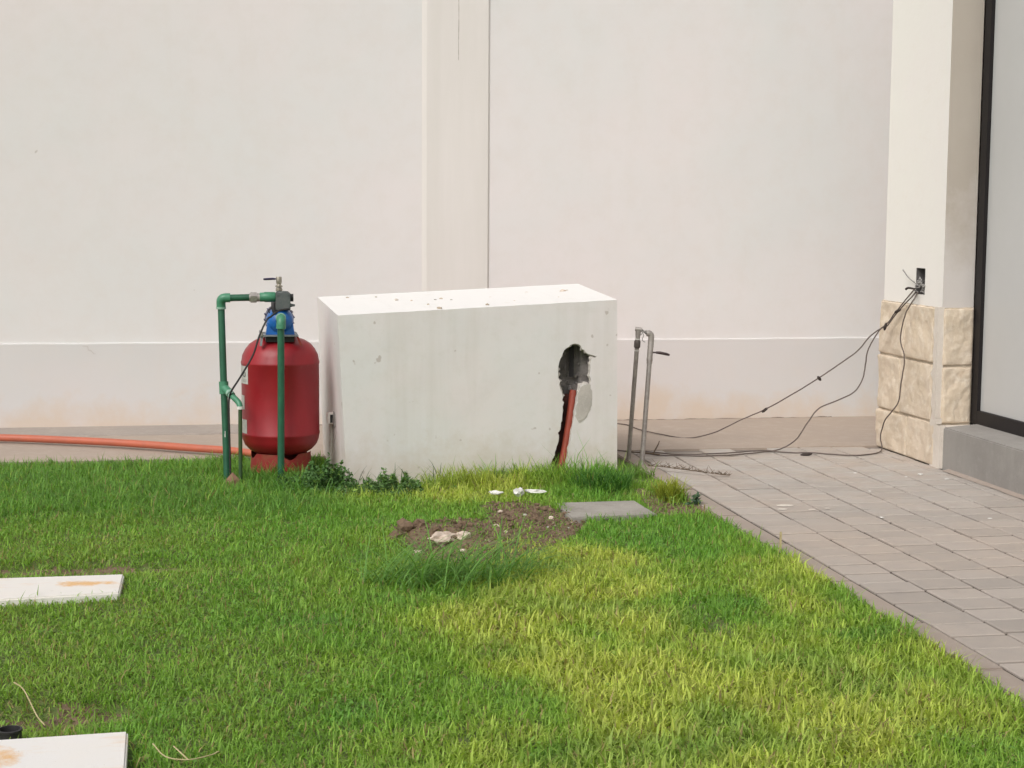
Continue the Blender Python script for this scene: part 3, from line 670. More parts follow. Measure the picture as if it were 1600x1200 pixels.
a = MB(); a.box(.27, .43, 9.26, 9.47, .765, .796); a.build('base_pad', 'black', pp)
a = MB(); c_ = (.352, 9.345, .888)
a.lathe([(0, 0), (.072, 0), (.080, .008), (.080, .16), (.074, .185), (.05, .20), (0, .203)], c_, (0, 1, 0), 40)
for k in range(16):
    an = 2*math.pi*k/16+.1; dx, dz = math.cos(an), math.sin(an); t_ = .003
    p0 = Vector(c_)+Vector((dx*.078, .02, dz*.078)); q = Vector((-dz, 0, dx))*t_; o_ = Vector((dx, 0, dz))*.009; L = Vector((0, .13, 0))
    a.hexa([p0-q, p0+q, p0+q+L, p0-q+L, p0-q+o_, p0+q+o_, p0+q+o_+L, p0-q+o_+L])
a.build('motor_housing', 'motor', pp, smooth=35)
a = MB(); a.lathe([(0, -.125), (.026, -.125), (.028, -.118), (.028, -.10), (.040, -.094), (.060, -.080), (.072, -.055), (.077, -.02), (.079, .0), (0, .002)], (.352, 9.34, .882), (0, 1, 0), 44)
a.hexa([(.272, 9.27, .806), (.432, 9.27, .806), (.432, 9.335, .806), (.272, 9.335, .806), (.280, 9.275, .872), (.424, 9.275, .872), (.424, 9.333, .872), (.280, 9.333, .872)])
a.build('pump_casing', 'blue', pp, smooth=35)
a = MB(); a.box(.327, .409, 9.245, 9.33, .945, 1.043); a.lathe([(.038, 0), (.036, .006), (.028, .008), (0, .008)], (.366, 9.288, 1.043), (0, 0, 1), 8)
for q in ((.340, 1.03), (.396, 1.03), (.340, .958), (.396, .958)): a.lathe([(0, .005), (.006, .005), (.006, 0)], (q[0], 9.245, q[1]), (0, -1, 0), 6)
hd = a.build('outlet_head', 'cast_grey', pp, bevel=.0035)
a = MB(); a.lathe([(0, .018), (.022, .018), (.022, 0)], (.409, 9.288, 1.014), (1, 0, 0), 16); a.build('side_cap', 'black', pp, smooth=35)
a = MB(); a.lathe([(0, .026), (.006, .026), (.008, .012), (.012, 0)], (.409, 9.27, .972), (1, 0, 0), 10); a.build('drain_plug', 'cast_grey', pp, smooth=35)
a = MB(); a.tube([(.314, 9.26, .99), (.312, 9.25, .96), (.322, 9.25, .93)], .012, 8); a.tube(arc((.30, 9.24, .962), (.285, 9.24, .95), (.29, 9.24, .93)), .004, 6); a.build('wiring_gland', 'black', pp, smooth=50)
vv = thing('ball_valve', 'little brass ball valve with a dark blue lever above the pump head', 'valve', (.347, 9.288, 1.05))
a = MB(); a.lathe([(.016, 0), (.019, .002), (.019, .012), (.0165, .014), (.0165, .020)], (.347, 9.288, 1.052), n=8); a.lathe([(.0175, .022), (.0205, .024), (.0205, .030), (.014, .032), (.012, .040), (.015, .042), (.0165, .05), (.0165, .075), (.014, .080), (0, .081)], (.347, 9.288, 1.052), n=16)
a.build('valve_body', 'brass', vv, smooth=35)
a = MB(); a.tube([(.333, 9.288, 1.119), (.325, 9.285, 1.120)], .004, 8); a.tube([(.326, 9.285, 1.120), (.31, 9.283, 1.1205), (.275, 9.28, 1.119), (.260, 9.28, 1.1185)], [.0055, .0065, .0065, .005], 10); a.build('lever', 'navy', vv, smooth=50)

# green pipework
gp = thing('green_pipework', 'green plastic water pipes standing left of the red tank and joined to the pump', 'pipes', (.05, 9.2, 0))
r1 = .0195
a = MB(); a.tube([(.024, 9.30, .985), (.032, 9.265, .60), (.040, 9.235, .30), (.048, 9.20, -.06)], r1, 16); vp = a.build('riser', 'pipe_green', gp, smooth=60)
for z_, h_ in ((.235, .035), (.17, .02)):
    a = MB(); a.box(.036, .040, 9.2085, 9.2105, z_, z_+h_); a.box(.0345, .0365, 9.209, 9.2115, z_+.002, z_+h_*.5); a.build('printed_stripe', 'tape', vp)
a = MB(); a.tube([(.05, 9.288, 1.013), (.30, 9.288, 1.018)], r1, 16); a.build('cross_pipe', 'pipe_green', gp, smooth=60)
a = MB(); a.tube([(.024, 9.298, .955), (.024, 9.298, .99)]+arc((.024, 9.298, .99), (.024, 9.292, 1.014), (.05, 9.288, 1.014), 6)[1:]+[(.075, 9.288, 1.014)], .026, 16); el = a.build('elbow', 'fit_green', gp, smooth=60)
a = MB(); a.tube([(.024, 9.2985, .950), (.024, 9.2985, .962)], .0275, 16); a.build('collar', 'fit_pale', el, smooth=60)
a = MB(); a.tube([(.188, 9.288, 1.016), (.222, 9.288, 1.016)], .031, 6); a.tube([(.18, 9.288, 1.016), (.24, 9.288, 1.016)], .0235, 16); a.build('union_nut', 'steel', gp, smooth=40)
a = MB(); a.tube([(.238, 9.288, 1.017), (.242, 9.288, 1.017), (.262, 9.288, 1.018), (.268, 9.288, 1.018), (.322, 9.288, 1.018), (.328, 9.288, 1.018)], [.022, .026, .026, .029, .029, .024], 18); a.build('coupling', 'fit_green', gp, smooth=40)
a = MB(); a.tube([(.033, 9.258, .545), (.035, 9.252, .475)], .0265, 16)
a.tube([(.036, 9.25, .512), (.062, 9.215, .487)], .0235, 14); tee = a.build('tee', 'fit_green', gp, smooth=50)
a = MB(); a.tube([(.058, 9.22, .491), (.070, 9.20, .479)], .0225, 14); a.tube([(.072, 9.197, .477), (.078, 9.19, .471)], .022, 14); a.build('valve_ring', 'fit_pale', tee, smooth=50)
a = MB(); a.tube([(.070, 9.20, .479), (.105, 9.155, .447)]+arc((.105, 9.155, .447), (.122, 9.135, .432), (.122, 9.13, .405), 6)[1:], .0165, 14); a.build('branch_elbow', 'fit_green', gp, smooth=60)
a = MB(); a.tube([(.122, 9.13, .418), (.122, 9.13, .402)], .018, 14); a.build('branch_collar', 'tape', gp, smooth=60)
a = MB(); a.tube([(.122, 9.13, .405), (.119, 9.10, -.06)], .0115, 12); a.build('branch_pipe', 'pipe_dark', gp, smooth=60)
g2 = thing('green_suction_pipe', 'green plastic pipe dropping straight down in front of the red tank', 'pipe', (.345, 9.14, 0))
a = MB(); a.tube([(.350, 9.125, .87), (.348, 9.13, .45), (.343, 9.12, -.07)], r1, 16); a.build('drop_pipe', 'pipe_green', g2, smooth=60)
a = MB(); a.tube([(.352, 9.215, .902), (.352, 9.16, .903)]+arc((.352, 9.16, .903), (.352, 9.125, .905), (.351, 9.124, .872), 7)[1:]+[(.350, 9.124, .85)], .0265, 18); a.build('elbow', 'fit_green', g2, smooth=60)
a = MB(); a.tube([(.352, 9.20, .905), (.352, 9.155, .908)], .0285, 16); a.build('collar', 'fit_pale', g2, smooth=60)
# black mains cable from the pump
a = MB(); a.tube(spline([(.40, 9.24, .953), (.345, 9.225, .945), (.30, 9.20, .915), (.272, 9.17, .893), (.231, 9.15, .808), (.195, 9.15, .701), (.123, 9.15, .577), (.075, 9.165, .500), (.062, 9.19, .45), (.060, 9.19, .39), (.063, 9.19, .18), (.066, 9.18, -.05)], 6), .0055, 8)
tag(a.build('pump_cable', 'black', root=(.06, 9.18, 0), smooth=60), 'thin black cable slanting from the blue pump down to the green riser pipe', 'cable')
# lump of brick at the foot of the riser
a = MB(); random.seed(2); rock(a, (.075, 9.01, .005), .040, (1, .8, 1.1), 1); tag(a.build('brick_lump', 'brick', root=(.075, 9.01, 0)), 'reddish lump of brick in the grass at the foot of the green riser pipe', 'rubble')
# long orange hose on the apron
p = [(-3.2, 11.02, .05), (-2.2, 10.95, .045), (-1.376, 10.755, .045), (-.95, 10.58, .046), (-.558, 10.386, .046), (-.15, 10.13, .045), (.10, 9.97, .044), (.30, 9.80, .03), (.45, 9.72, -.02)]
a = MB(); a.tube(spline(p, 10), .0235, 18); tag(a.build('orange_hose', 'hose', root=(-1.3, 10.75, 0), smooth=60), 'long faded orange plastic pipe lying on the concrete at the foot of the wall', 'pipe')

# ------------------------------------------------------------------ galvanised standpipe
gs = thing('garden_standpipe', 'pair of thin leaning galvanised pipes with a lever tap right of the white box', 'standpipe', (2.50, 9.5, 0))
A0, A1 = Vector((2.470, 9.60, -.06)), Vector((2.4955, 9.50, .775)); B0, B1 = Vector((2.494, 9.38, -.10)), Vector((2.578, 9.50, .745))
def on(P, Q, z): return P+(Q-P)*((z-P.z)/(Q.z-P.z))
a = MB(); a.tube([A0, A1], .0135, 12); a.build('thin_pipe', 'galv', gs, smooth=60)
a = MB(); a.tube([B0, on(B0, B1, .62)], .0145, 12); a.build('thin_pipe', 'galv', gs, smooth=60)
a = MB(); a.tube([on(A0, A1, .745), on(A0, A1, .735), on(A0, A1, .70), on(A0, A1, .69)], [.012, .0195, .0195, .012], 12); a.build('coupling', 'galv_dark', gs, smooth=40)
for z_ in (.752, .682): a = MB(); a.tube([on(A0, A1, z_), on(A0, A1, z_-.006)], .0155, 12); a.build('tape_band', 'tape', gs, smooth=40)
a = MB(); a.tube([A1+Vector((0, 0, -.01)), A1+Vector((.002, 0, .03))], [.015, .017], 12); a.tube([A1+Vector((-.018, 0, .035)), A1+Vector((.022, -.01, .03))], .013, 10); a.build('end_fitting', 'galv', gs, smooth=50)
a = MB(); a.tube([on(B0, B1, .60), on(B0, B1, .66), on(B0, B1, .70), B1], .0175, 14); a.tube([on(B0, B1, .635), on(B0, B1, .618)], .0195, 8); a.tube([on(B0, B1, .70), on(B0, B1, .708)], .0195, 8); vb = a.build('valve_body', 'galv', gs, smooth=40)
a = MB(); e = B1; a.tube([e-Vector((.002, 0, .03)), e]+arc(e, e+Vector((.004, 0, .042)), e+Vector((-.022, 0, .038)), 6)[1:]+[e+Vector((-.030, 0, .036))], .0185, 14); a.build('top_elbow', 'galv', gs, smooth=50)
a = MB(); a.tube([e+Vector((-.03, 0, .036)), A1+Vector((.02, -.004, .032))], .006, 8); a.tube(spline([A1+Vector((.01, -.02, .03)), A1+Vector((.03, -.02, .0)), A1+Vector((.022, -.02, -.03)), A1+Vector((.040, -.02, -.045))], 5), .0022, 6); a.tube(spline([A1+Vector((.012, -.02, .0)), A1+Vector((.032, -.02, .02)), A1+Vector((.05, -.01, .025))], 5), .0022, 6); a.build('link_wire', 'wire_grey', gs, smooth=50)
lv_ = on(B0, B1, .668)
a = MB(); a.tube([lv_, lv_+Vector((.035, -.012, 0))], .005, 8); a.tube([lv_+Vector((.033, -.012, .0)), lv_+Vector((.055, -.02, -.001)), lv_+Vector((.09, -.03, -.008)), lv_+Vector((.112, -.035, -.014))], [.007, .009, .0085, .006], 10); a.build('lever', 'lever', gs, smooth=50)

# ------------------------------------------------------------------ cables from the pier
def cable(pts, label, knots=(), r=.0042):
    P = spline(pts, 8); t = thing('cable', label, 'cable', pts[-1], 'loose cables hanging from the pier')
    P = [q+Vector((.004*nz(i*.3, 1), .004*nz(i*.3, 9), .003*nz(i*.3, 4))) for i, q in enumerate(P)]
    a = MB(); a.tube(P, r, 8); a.build('cable_run', 'cable', t, smooth=60)
    for k, (kp, d_) in enumerate(knots):
        a = MB(); kp = Vector(kp); d_ = Vector(d_); a.tube([kp-d_, kp-d_*.5, kp+d_*.5, kp+d_], [.004, .010, .010, .004], 8); a.build('taped_joint', 'knot', t, smooth=60)
cable([(4.23, 9.43, 1.05), (4.2, 9.40, 1.035), (4.195, 9.62, .90), (4.17, 9.707, .815), (4.113, 9.82, .732), (4.05, 9.87, .634), (3.946, 9.93, .538), (3.845, 10.0, .449), (3.728, 10.15, .33), (3.585, 10.3, .208), (3.464, 10.4, .133), (3.28, 10.42, .045), (3.095, 10.423, .008), (2.95, 10.55, .018), (2.87, 10.75, .02), (2.801, 11.15, .016), (2.45, 11.2, .015)],
      'upper cable slung from the pier socket to behind the box',
      (((4.197, 9.60, .905), (.012, -.02, .012)), ((4.165, 9.71, .80), (.004, -.006, .025)), ((3.845, 10.0, .444), (-.012, 0, .014)), ((3.585, 10.3, .205), (.018, -.005, .016))))
cable([(4.235, 9.42, 1.035), (4.196, 9.61, .892), (4.172, 9.70, .805), (4.147, 9.75, .778), (4.086, 9.78, .653), (4.076, 9.8, .549), (4.061, 9.8, .459), (4.007, 9.8, .377), (3.901, 9.8, .325), (3.773, 9.8, .273), (3.699, 9.8, .184), (3.629, 9.8, .082), (3.545, 9.82, .02), (3.40, 9.75, .008), (3.09, 9.638, .008), (2.733, 9.685, .008), (2.60, 9.80, .01), (2.42, 9.98, .012), (2.30, 10.1, .012)],
      'middle cable bending from the pier down to the paving, then lying flat')
cable([(4.235, 9.40, 1.03), (4.20, 9.36, 1.0), (4.175, 9.40, .93), (4.17, 9.445, .859), (4.17, 9.484, .737), (4.17, 9.417, .624), (4.165, 9.443, .462), (4.165, 9.482, .338), (4.165, 9.66, .215), (4.17, 9.743, .101), (4.17, 9.716, .018), (4.08, 9.60, .008), (3.9, 9.53, .008), (3.7, 9.66, .008), (3.567, 9.69, .008), (3.40, 9.80, .008), (3.2, 9.72, .012), (3.0, 9.70, .010), (2.8, 9.72, .010), (2.62, 9.88, .01)],
      'cable hanging straight down against the stone pier before it runs along the paving', (((3.62, 9.60, .01), (.035, -.01, .004)),))

# ------------------------------------------------------------------ slabs
def slab(name, P, z0_, z1_, m_, label, cat, bev=.006):
    a = MB(); a.hexa([(x, y, z0_) for x, y in P]+[(x, y, z1_) for x, y in P]); P_ = P[0]
    o = a.build(name, m_, root=((P[0][0]+P[2][0])/2, (P[0][1]+P[2][1])/2, 0), bevel=bev, segs=2); return tag(o, label, cat)
slab('white_slab', [(-1.95, 6.20), (-.385, 6.385), (-.385, 6.71), (-1.95, 6.71)], -.04, .022, 'slab_far', 'white painted slab with an orange rust streak, set in the grass at the left, the farther one', 'slab')
slab('white_slab', [(-1.6, 4.0), (-.245, 4.10), (-.262, 4.615), (-1.6, 4.54)], -.03, .030, 'slab_near', 'white painted slab with a hairline crack in the bottom left corner, the nearer one', 'slab')
slab('concrete_slab', [(1.70, 7.70), (2.145, 7.74), (2.13, 8.13), (1.70, 8.12)], -.04, .014, 'flag', 'small grey concrete paving slab lying loose in the lawn in front of the white box', 'slab', .005)
a = MB(); a.tube(spline([(-.475, 4.70, .0), (-.475, 4.70, .02)], 3), .001, 4)
a = MB(); a.lathe([(.031, -.06), (.034, -.06), (.034, .028), (.036, .030), (.036, .036), (.030, .037), (.029, .03), (.029, -.05), (0, -.05)], (-.60, 4.73, -.02), n=28)
tag(a.build('pipe_stub', 'black', root=(-.60, 4.73, 0), smooth=40), 'black pipe stub sticking up behind the nearer white slab', 'pipe')

# ------------------------------------------------------------------ rubble and litter
random.seed(33)
def chunk(x, y, r, sq, m_, label, group=None, z=None, name='rubble_chunk', cat='rubble', sub=2):
    zz = float(ground_h(x, y)) if z is None else z
    a = MB(); rock(a, (x, y, zz+r*.35), r, sq, sub); return tag(a.build(name, m_, root=(x, y, zz)), label, cat, group)
chunk(1.02, 7.33, .05, (1.6, .7, .6), 'chip', 'largest pale broken plaster chunk lying in the dug soil', sub=3)
chunk(1.115, 7.36, .04, (1.3, .8, .6), 'chip', 'pale brown plaster chunk right beside the largest one in the dug soil')
chunk(.88, 7.17, .024, (1, 1, 1), 'chip', 'whitish pebble at the left end of the dug soil, half in the grass')
chunk(1.07, 7.13, .024, (1.2, .8, .8), 'chip', 'small pale chip at the front edge of the dug soil')
chunk(1.55, 8.29, .027, (1.2, .8, .9), 'tape', 'bright white plaster chunk in the grass before the white box', z=.03)
chunk(1.63, 8.31, .024, (2.1, .5, .5), 'tape', 'long thin white plaster splinter in the grass beside the bright white chunk', z=.035)
chunk(1.44, 8.38, .022, (1.8, .7, .5), 'tape', 'small flat white plaster chip left of the bright white chunk', z=.02)
for x, y in ((1.31, 7.58), (1.33, 7.46), (1.50, 7.85), (1.62, 7.80), (1.38, 7.92), (1.56, 7.58), (1.66, 7.56), (1.60, 7.64), (1.22, 7.30), (1.70, 7.68), (1.45, 7.60)):
    chunk(x, y, random.uniform(.008, .017), (1.3, 1, .7), random.choice(['chip', 'patch']), 'small pale pebble strewn over the dug soil', 'pebbles on the dug soil', name='pebble', sub=1)
a = MB()
for k in range(2600):
    x, y = random.uniform(.80, 1.8), random.uniform(6.98, 8.2)
    if not inpoly([x], [y], SOILP)[0]: continue
    r = random.uniform(.002, .006) if random.random() < .96 else .012
    rock(a, (x, y, float(ground_h(x, y))+.012+r*.2), r, (1.2, 1, .8), 1)
for k in range(60):
    x, y = random.uniform(2.2, 2.45), random.uniform(7.88, 8.5); r = random.uniform(.004, .010); rock(a, (x, y, float(ground_h(x, y))+.008), r, (1.2, 1, .8), 1)
tag(a.build('soil_clods', 'clod'), kind='stuff')
for k, (x, y, r) in enumerate(((.86, 7.50, .042), (.93, 7.53, .032), (.81, 7.42, .027), (1.0, 7.44, .024))):
    chunk(x, y, r, (1.4, 1, .8), 'clod', ['largest dark clod of earth at the left end of the dug soil', 'dark clod of earth touching the largest clod on its right', 'small dark clod of earth lying in front of the largest clod', 'smallest dark clod of earth, just behind the largest pale plaster chunk'][k], name='earth_clod', cat='soil')
for x, y, r in ((4.02, 8.80, .014), (4.10, 8.62, .008), (3.9, 8.73, .006), (3.25, 7.55, .007), (3.78, 7.45, .007), (3.66, 8.9, .008), (4.06, 6.9, .006), (3.5, 8.3, .006)):
    o = chunk(x, y, r, (1.9, 1.1, .4), 'tape', 'tiny white paint flake on the grey pavers', 'white flakes on the pavers', z=.0, name='paint_flake', sub=1)
for x, y, r in ((2.88, 7.93, .034), (2.83, 7.83, .02), (2.98, 7.8, .016), (3.07, 7.82, .012)):      # dried splashes, few mm thick
    a = MB(); n_ = 18; P = [(x+r*1.3*math.cos(t)*(1+.3*nz(t, x, 0, 2)), y+r*math.sin(t)*(1+.3*nz(t, y, 5, 2)), .0045) for t in [2*math.pi*k/n_ for k in range(n_)]]
    a.add(P+[(x, y, .006)], [(k, (k+1) % n_, n_) for k in range(n_)]); tag(a.build('cement_splash', 'mortar', root=(x, y, 0)), {.034: 'largest pale dried cement splash on the pavers near the kerb', .02: 'pale cement splash on the pavers between the kerb and the largest splash', .016: 'small pale cement splash just right of the largest splash on the pavers', .012: 'smallest pale cement splash, the one farthest from the kerb'}[r], 'splash')

# ------------------------------------------------------------------ blades
def blades(name, x, y, z, L, W, az, lean, curl, tint, parent=None, root=(0, 0, 0)):
    n = len(x); ca, sa = np.cos(az), np.sin(az); px_, py_ = -sa, ca
    v = np.zeros((n, 5, 3)); base = np.stack([x, y, z], -1)
    l1 = lean; l2 = lean+curl
    m1 = base+np.stack([ca*np.sin(l1), sa*np.sin(l1), np.cos(l1)], -1)*(L*.5)[:, None]
    tip = m1+np.stack([ca*np.sin(l2), sa*np.sin(l2), np.cos(l2)], -1)*(L*.5)[:, None]
    sd_ = np.stack([px_, py_, np.zeros(n)], -1)
    v[:, 0] = base-sd_*(W*.5)[:, None]; v[:, 1] = base+sd_*(W*.5)[:, None]
    v[:, 2] = m1-sd_*(W*.42)[:, None]; v[:, 3] = m1+sd_*(W*.42)[:, None]; v[:, 4] = tip
    v -= np.array(root)
    o = (np.arange(n)*5)[:, None, None]; t = np.array([[0, 1, 3], [0, 3, 2], [2, 3, 4]])[None]+o; t = t.reshape(-1, 3)
    me = bpy.data.meshes.new(name); me.vertices.add(n*5); me.vertices.foreach_set('co', v.ravel().astype(np.float32))
    me.loops.add(len(t)*3); me.loops.foreach_set('vertex_index', t.ravel().astype(np.int32))
    me.polygons.add(len(t)); me.polygons.foreach_set('loop_start', np.arange(0, len(t)*3, 3, dtype=np.int32)); me.update()
    at = me.attributes.new('tint', 'FLOAT_COLOR', 'POINT')
    c = np.ones((n, 5, 4)); c[:, :, :3] = tint[:, None, :]; at.data.foreach_set('color', c.ravel().astype(np.float32))
    me.materials.append(MATS['grass_blade']); o = bpy.data.objects.new(name, me); COL.objects.link(o)
    if parent is not None: o.parent = parent
    else: o.location = root
    return o
GREEN = np.array([.205, .415, .066]); DEEP = np.array([.13, .285, .062]); OLIVE = np.array([.285, .445, .08]); YEL = np.array([.57, .62, .14]); LIME = np.array([.39, .53, .095]); STRAW = np.array([.46, .37, .17]); BROWN = np.array([.30, .24, .10])
def lerp(a, b, t): return a*(1-t)[:, None]+b*t[:, None]
def lawn_points(N, xr, yr):
    return rng.uniform(*xr, N), rng.uniform(*yr, N)
def tint_at(x, y):
    n1 = vnoise(x, y, 1.1, 21); n2 = vnoise(x, y, 3.3, 22); n3 = vnoise(x, y, 9, 23); f = .5*n1+.33*n2+.17*n3
    c = np.tile(GREEN, (len(x), 1))
    left = 1/(1+np.exp((x-.25-.3*(f-.5))/.22))                                 # olive turf on the left
    c = lerp(c, np.tile(OLIVE, (len(x), 1)), np.clip(left*(.45+1.1*(n2-.3)), 0, 1))
    # lime-yellow centre and right
    yl = 1.0*gauss(x, y, 1.15, 5.3, .55, 1.3)+.9*gauss(x, y, 1.55, 6.5, .45, .9)+.8*gauss(x, y, 1.7, 4.6, .8, .7)+.55*gauss(x, y, 2.2, 6.0, .5, 1.2)+.7*gauss(x, y, 1.3, 8.55, .6, .35)+.8*gauss(x, y, 2.35, 8.35, .2, .35)
    yl = yl*(.62+1.2*(f-.25))+.25*(n2-.35)*(x > .3)
    gr = .85*gauss(x, y, 1.95, 6.55, .32, .75)+.7*gauss(x, y, 2.0, 7.4, .4, .3)+.5*gauss(x, y, .75, 5.3, .3, .6)+.5*gauss(x, y, 1.0, 4.75, .15, .2)+.6*gauss(x, y, 2.05, 8.6, .2, .3)
    k = np.clip(yl-gr*.8, 0, 1)
    k = np.clip(k*(.35+1.3*(.6*vnoise(x, y, 4.5, 71)+.4*vnoise(x, y, 11, 72))), 0, 1)
    c = lerp(c, np.tile(LIME, (len(x), 1)), np.clip(k*1.7, 0, 1)); c = lerp(c, np.tile(YEL, (len(x), 1)), np.clip(k*1.6-.5, 0, .9)); pg = np.clip((vnoise(x, y, 3.7, 73)-.62)*4, 0, 1)*(x > .2); c = lerp(c, np.tile(DEEP*1.25, (len(x), 1)), pg*.5)
    back = 1/(1+np.exp(-(y-8.05)/.08))*(1/(1+np.exp((x-.62)/.08)))                 # long dark grass towards the wall
    c = lerp(c, np.tile(DEEP*1.15, (len(x), 1)), np.clip(back*(.55+.5*(n2-.3)), 0, 1))
    # per-blade differences
    r = rng.random(len(x)); c = c*(.62+.76*rng.random(len(x)))[:, None]; mixr = rng.random(len(x)); c = np.where((mixr < .12)[:, None], lerp(c, np.tile(LIME*1.1, (len(x), 1)), rng.random(len(x))), c)
    dry = (.02+.08*left*(n3 > .55)+.03*k)*(1-.8*back); c = np.where((r < dry)[:, None], STRAW*(.6+.6*rng.random(len(x)))[:, None], c)
    c = np.where(((r > .99-.02*left))[:, None], BROWN, c)
    return c, left, k, back
SLABS = [[(-1.95, 6.23), (-.375, 6.41), (-.375, 6.73), (-1.95, 6.73)], [(-1.6, 4.0), (-.235, 4.09), (-.25, 4.635), (-1.6, 4.56)], [(1.70, 7.72), (2.14, 7.76), (2.12, 8.14), (1.74, 8.13), (1.74, 7.95)],
         [(.69, 8.985), (2.3, 9.09), (2.3, 10.1), (.6, 10.1)]]
N = 470000
x, y = lawn_points(N, (-2.3, 2.5), (3.4, 10.02))
# keep to what can be seen from about here, with a generous margin
mar = .9; keep = (x > -.155*y+.10*(y-4.2)*0-mar) & (x < .58*y-.05+mar)
dens = .50+.8*vnoise(x, y, 7, 31)*vnoise(x, y, 23, 32)*2
dens = dens*np.clip(1.15-(y-4)*.07, .65, 1.1)
soil_m = inpoly(x+.07*(vnoise(x, y, 11, 1)-.5), y+.07*(vnoise(x, y, 11, 2)-.5), SOILP)
dens = np.where(soil_m, .15, dens)
dens = np.where(inpoly(x, y, [(2.16, 7.85), (2.5, 7.85), (2.5, 8.12), (2.40, 8.2), (2.30, 8.62), (2.22, 8.65), (2.2, 8.3)]), .10, dens)
for S in SLABS: dens = np.where(inpoly(x, y, S), 0, dens)
dens = np.where((gauss(x, y, -.62, 6.95, .5, .10) > .4), dens*.25, dens); dens = np.where((gauss(x, y, -.5, 4.98, .28, .14) > .4), dens*.35, dens)
edge = 9.93+.05*(vnoise(x, y*0, 6, 41)-.5)-.3*0
dens = np.where((y > edge) | ((x > .62) & (y > 9.4)) | (((x-TX)**2+(y-TY)**2) < .18**2), 0, dens)
dens = np.where((x > 2.27) & (y > 8.75), dens*.12, dens); dens = np.where(x > 2.452+.03*(vnoise(x, y, 7, 44)-.5), 0, dens)
dens = np.where((((x-1.80)/.045)**2+((y-5.75)/.4)**2 < 1), dens*.4, dens)
keep &= rng.random(N) < dens; x, y = x[keep], y[keep]
tint, left, kk, back = tint_at(x, y); n = len(x)
hn = vnoise(x, y, 5, 51); hn2 = vnoise(x, y, 14, 52)
L = (.024+.016*hn+.014*hn2)*(1-left*.12)+.030*back+.014*kk
boxf = gauss(x, y, 1.45, 8.85, 2.2, .22)*(x > .7)*(x < 2.25)*(x > 0); L = np.where(soil_m[keep], L*.75, L)+.10*boxf*(hn2*1.2+.15)*(.18+.82/(1+np.exp(-(x-1.25)/.08)))
tuftr = gauss(x, y, 2.05, 8.55, .18, .28); L = L+.035*tuftr; yt = gauss(x, y, 2.36, 8.30, .09, .22); L = L+.045*yt
L = L*(1-.45*gauss(x, y, 1.15, 6.72, .45, .16)*(y > 6.58)); nearedge = np.clip((x-2.25)/.2, 0, 1)*(y < 8.3); L = L+.016*nearedge
L = L*rng.uniform(.6, 1.4, n)*np.where(rng.random(n) < .06, 1.5, 1.0); W = rng.uniform(.0028, .0062, n)*(1+.6*kk)
blades('grass', x, y, ground_h(x, y)-.002, L, W, rng.uniform(0, 2*np.pi, n), np.abs(rng.normal(.5, .38, n))+.35*left*rng.random(n), rng.uniform(.1, 1.3, n), tint)
tag(bpy.data.objects['grass'], 'mown green and yellow lawn grass', None, None, 'stuff'); print('blades', n)
# small round clover-like leaves through the turf
n = 16000; x, y = rng.uniform(-1.6, 2.4, n), rng.uniform(3.6, 9.8, n); k_ = (rng.random(n) < .15+.85*(vnoise(x, y, 2.1, 81) > .6)) & ~inpoly(x, y, SOILP) & ~((x > .6) & (y > 8.95))
for S in SLABS: k_ &= ~inpoly(x, y, S)
x, y = x[k_], y[k_]; n = len(x); tc, _a, _b, _c = tint_at(x, y)
o = blades('clover_leaves', x, y, ground_h(x, y)+rng.uniform(.012, .036, n), rng.uniform(.010, .020, n), rng.uniform(.007, .013, n), rng.uniform(0, 6.28, n), rng.uniform(.8, 1.5, n), rng.uniform(0, .3, n), lerp(tc, np.tile(DEEP*1.2, (n, 1)), np.full(n, .5)))
tag(o, 'small broad clover leaves among the lawn grass', None, None, 'stuff')
# fallen clippings and straw
n = 5000; x, y = rng.uniform(-1.4, 1.2, n), rng.uniform(3.8, 8.0, n); k_ = rng.random(n) < (.08+.5*(vnoise(x, y, 3, 61) > .55)); x, y = x[k_], y[k_]; n = len(x)
ok = ~(inpoly(x, y, SLABS[0]) | inpoly(x, y, SLABS[1])); x, y = x[ok], y[ok]; n = len(x)
o = blades('dry_clippings', x, y, ground_h(x, y)+rng.uniform(.008, .03, n), rng.uniform(.02, .055, n), rng.uniform(.0018, .003, n), rng.uniform(0, 6.28, n), np.full(n, 1.5)+rng.normal(0, .15, n), rng.uniform(-.4, .4, n), STRAW*rng.uniform(.5, 1.1, n)[:, None])
tag(o, 'dry straw coloured clippings in the lawn', None, None, 'stuff')

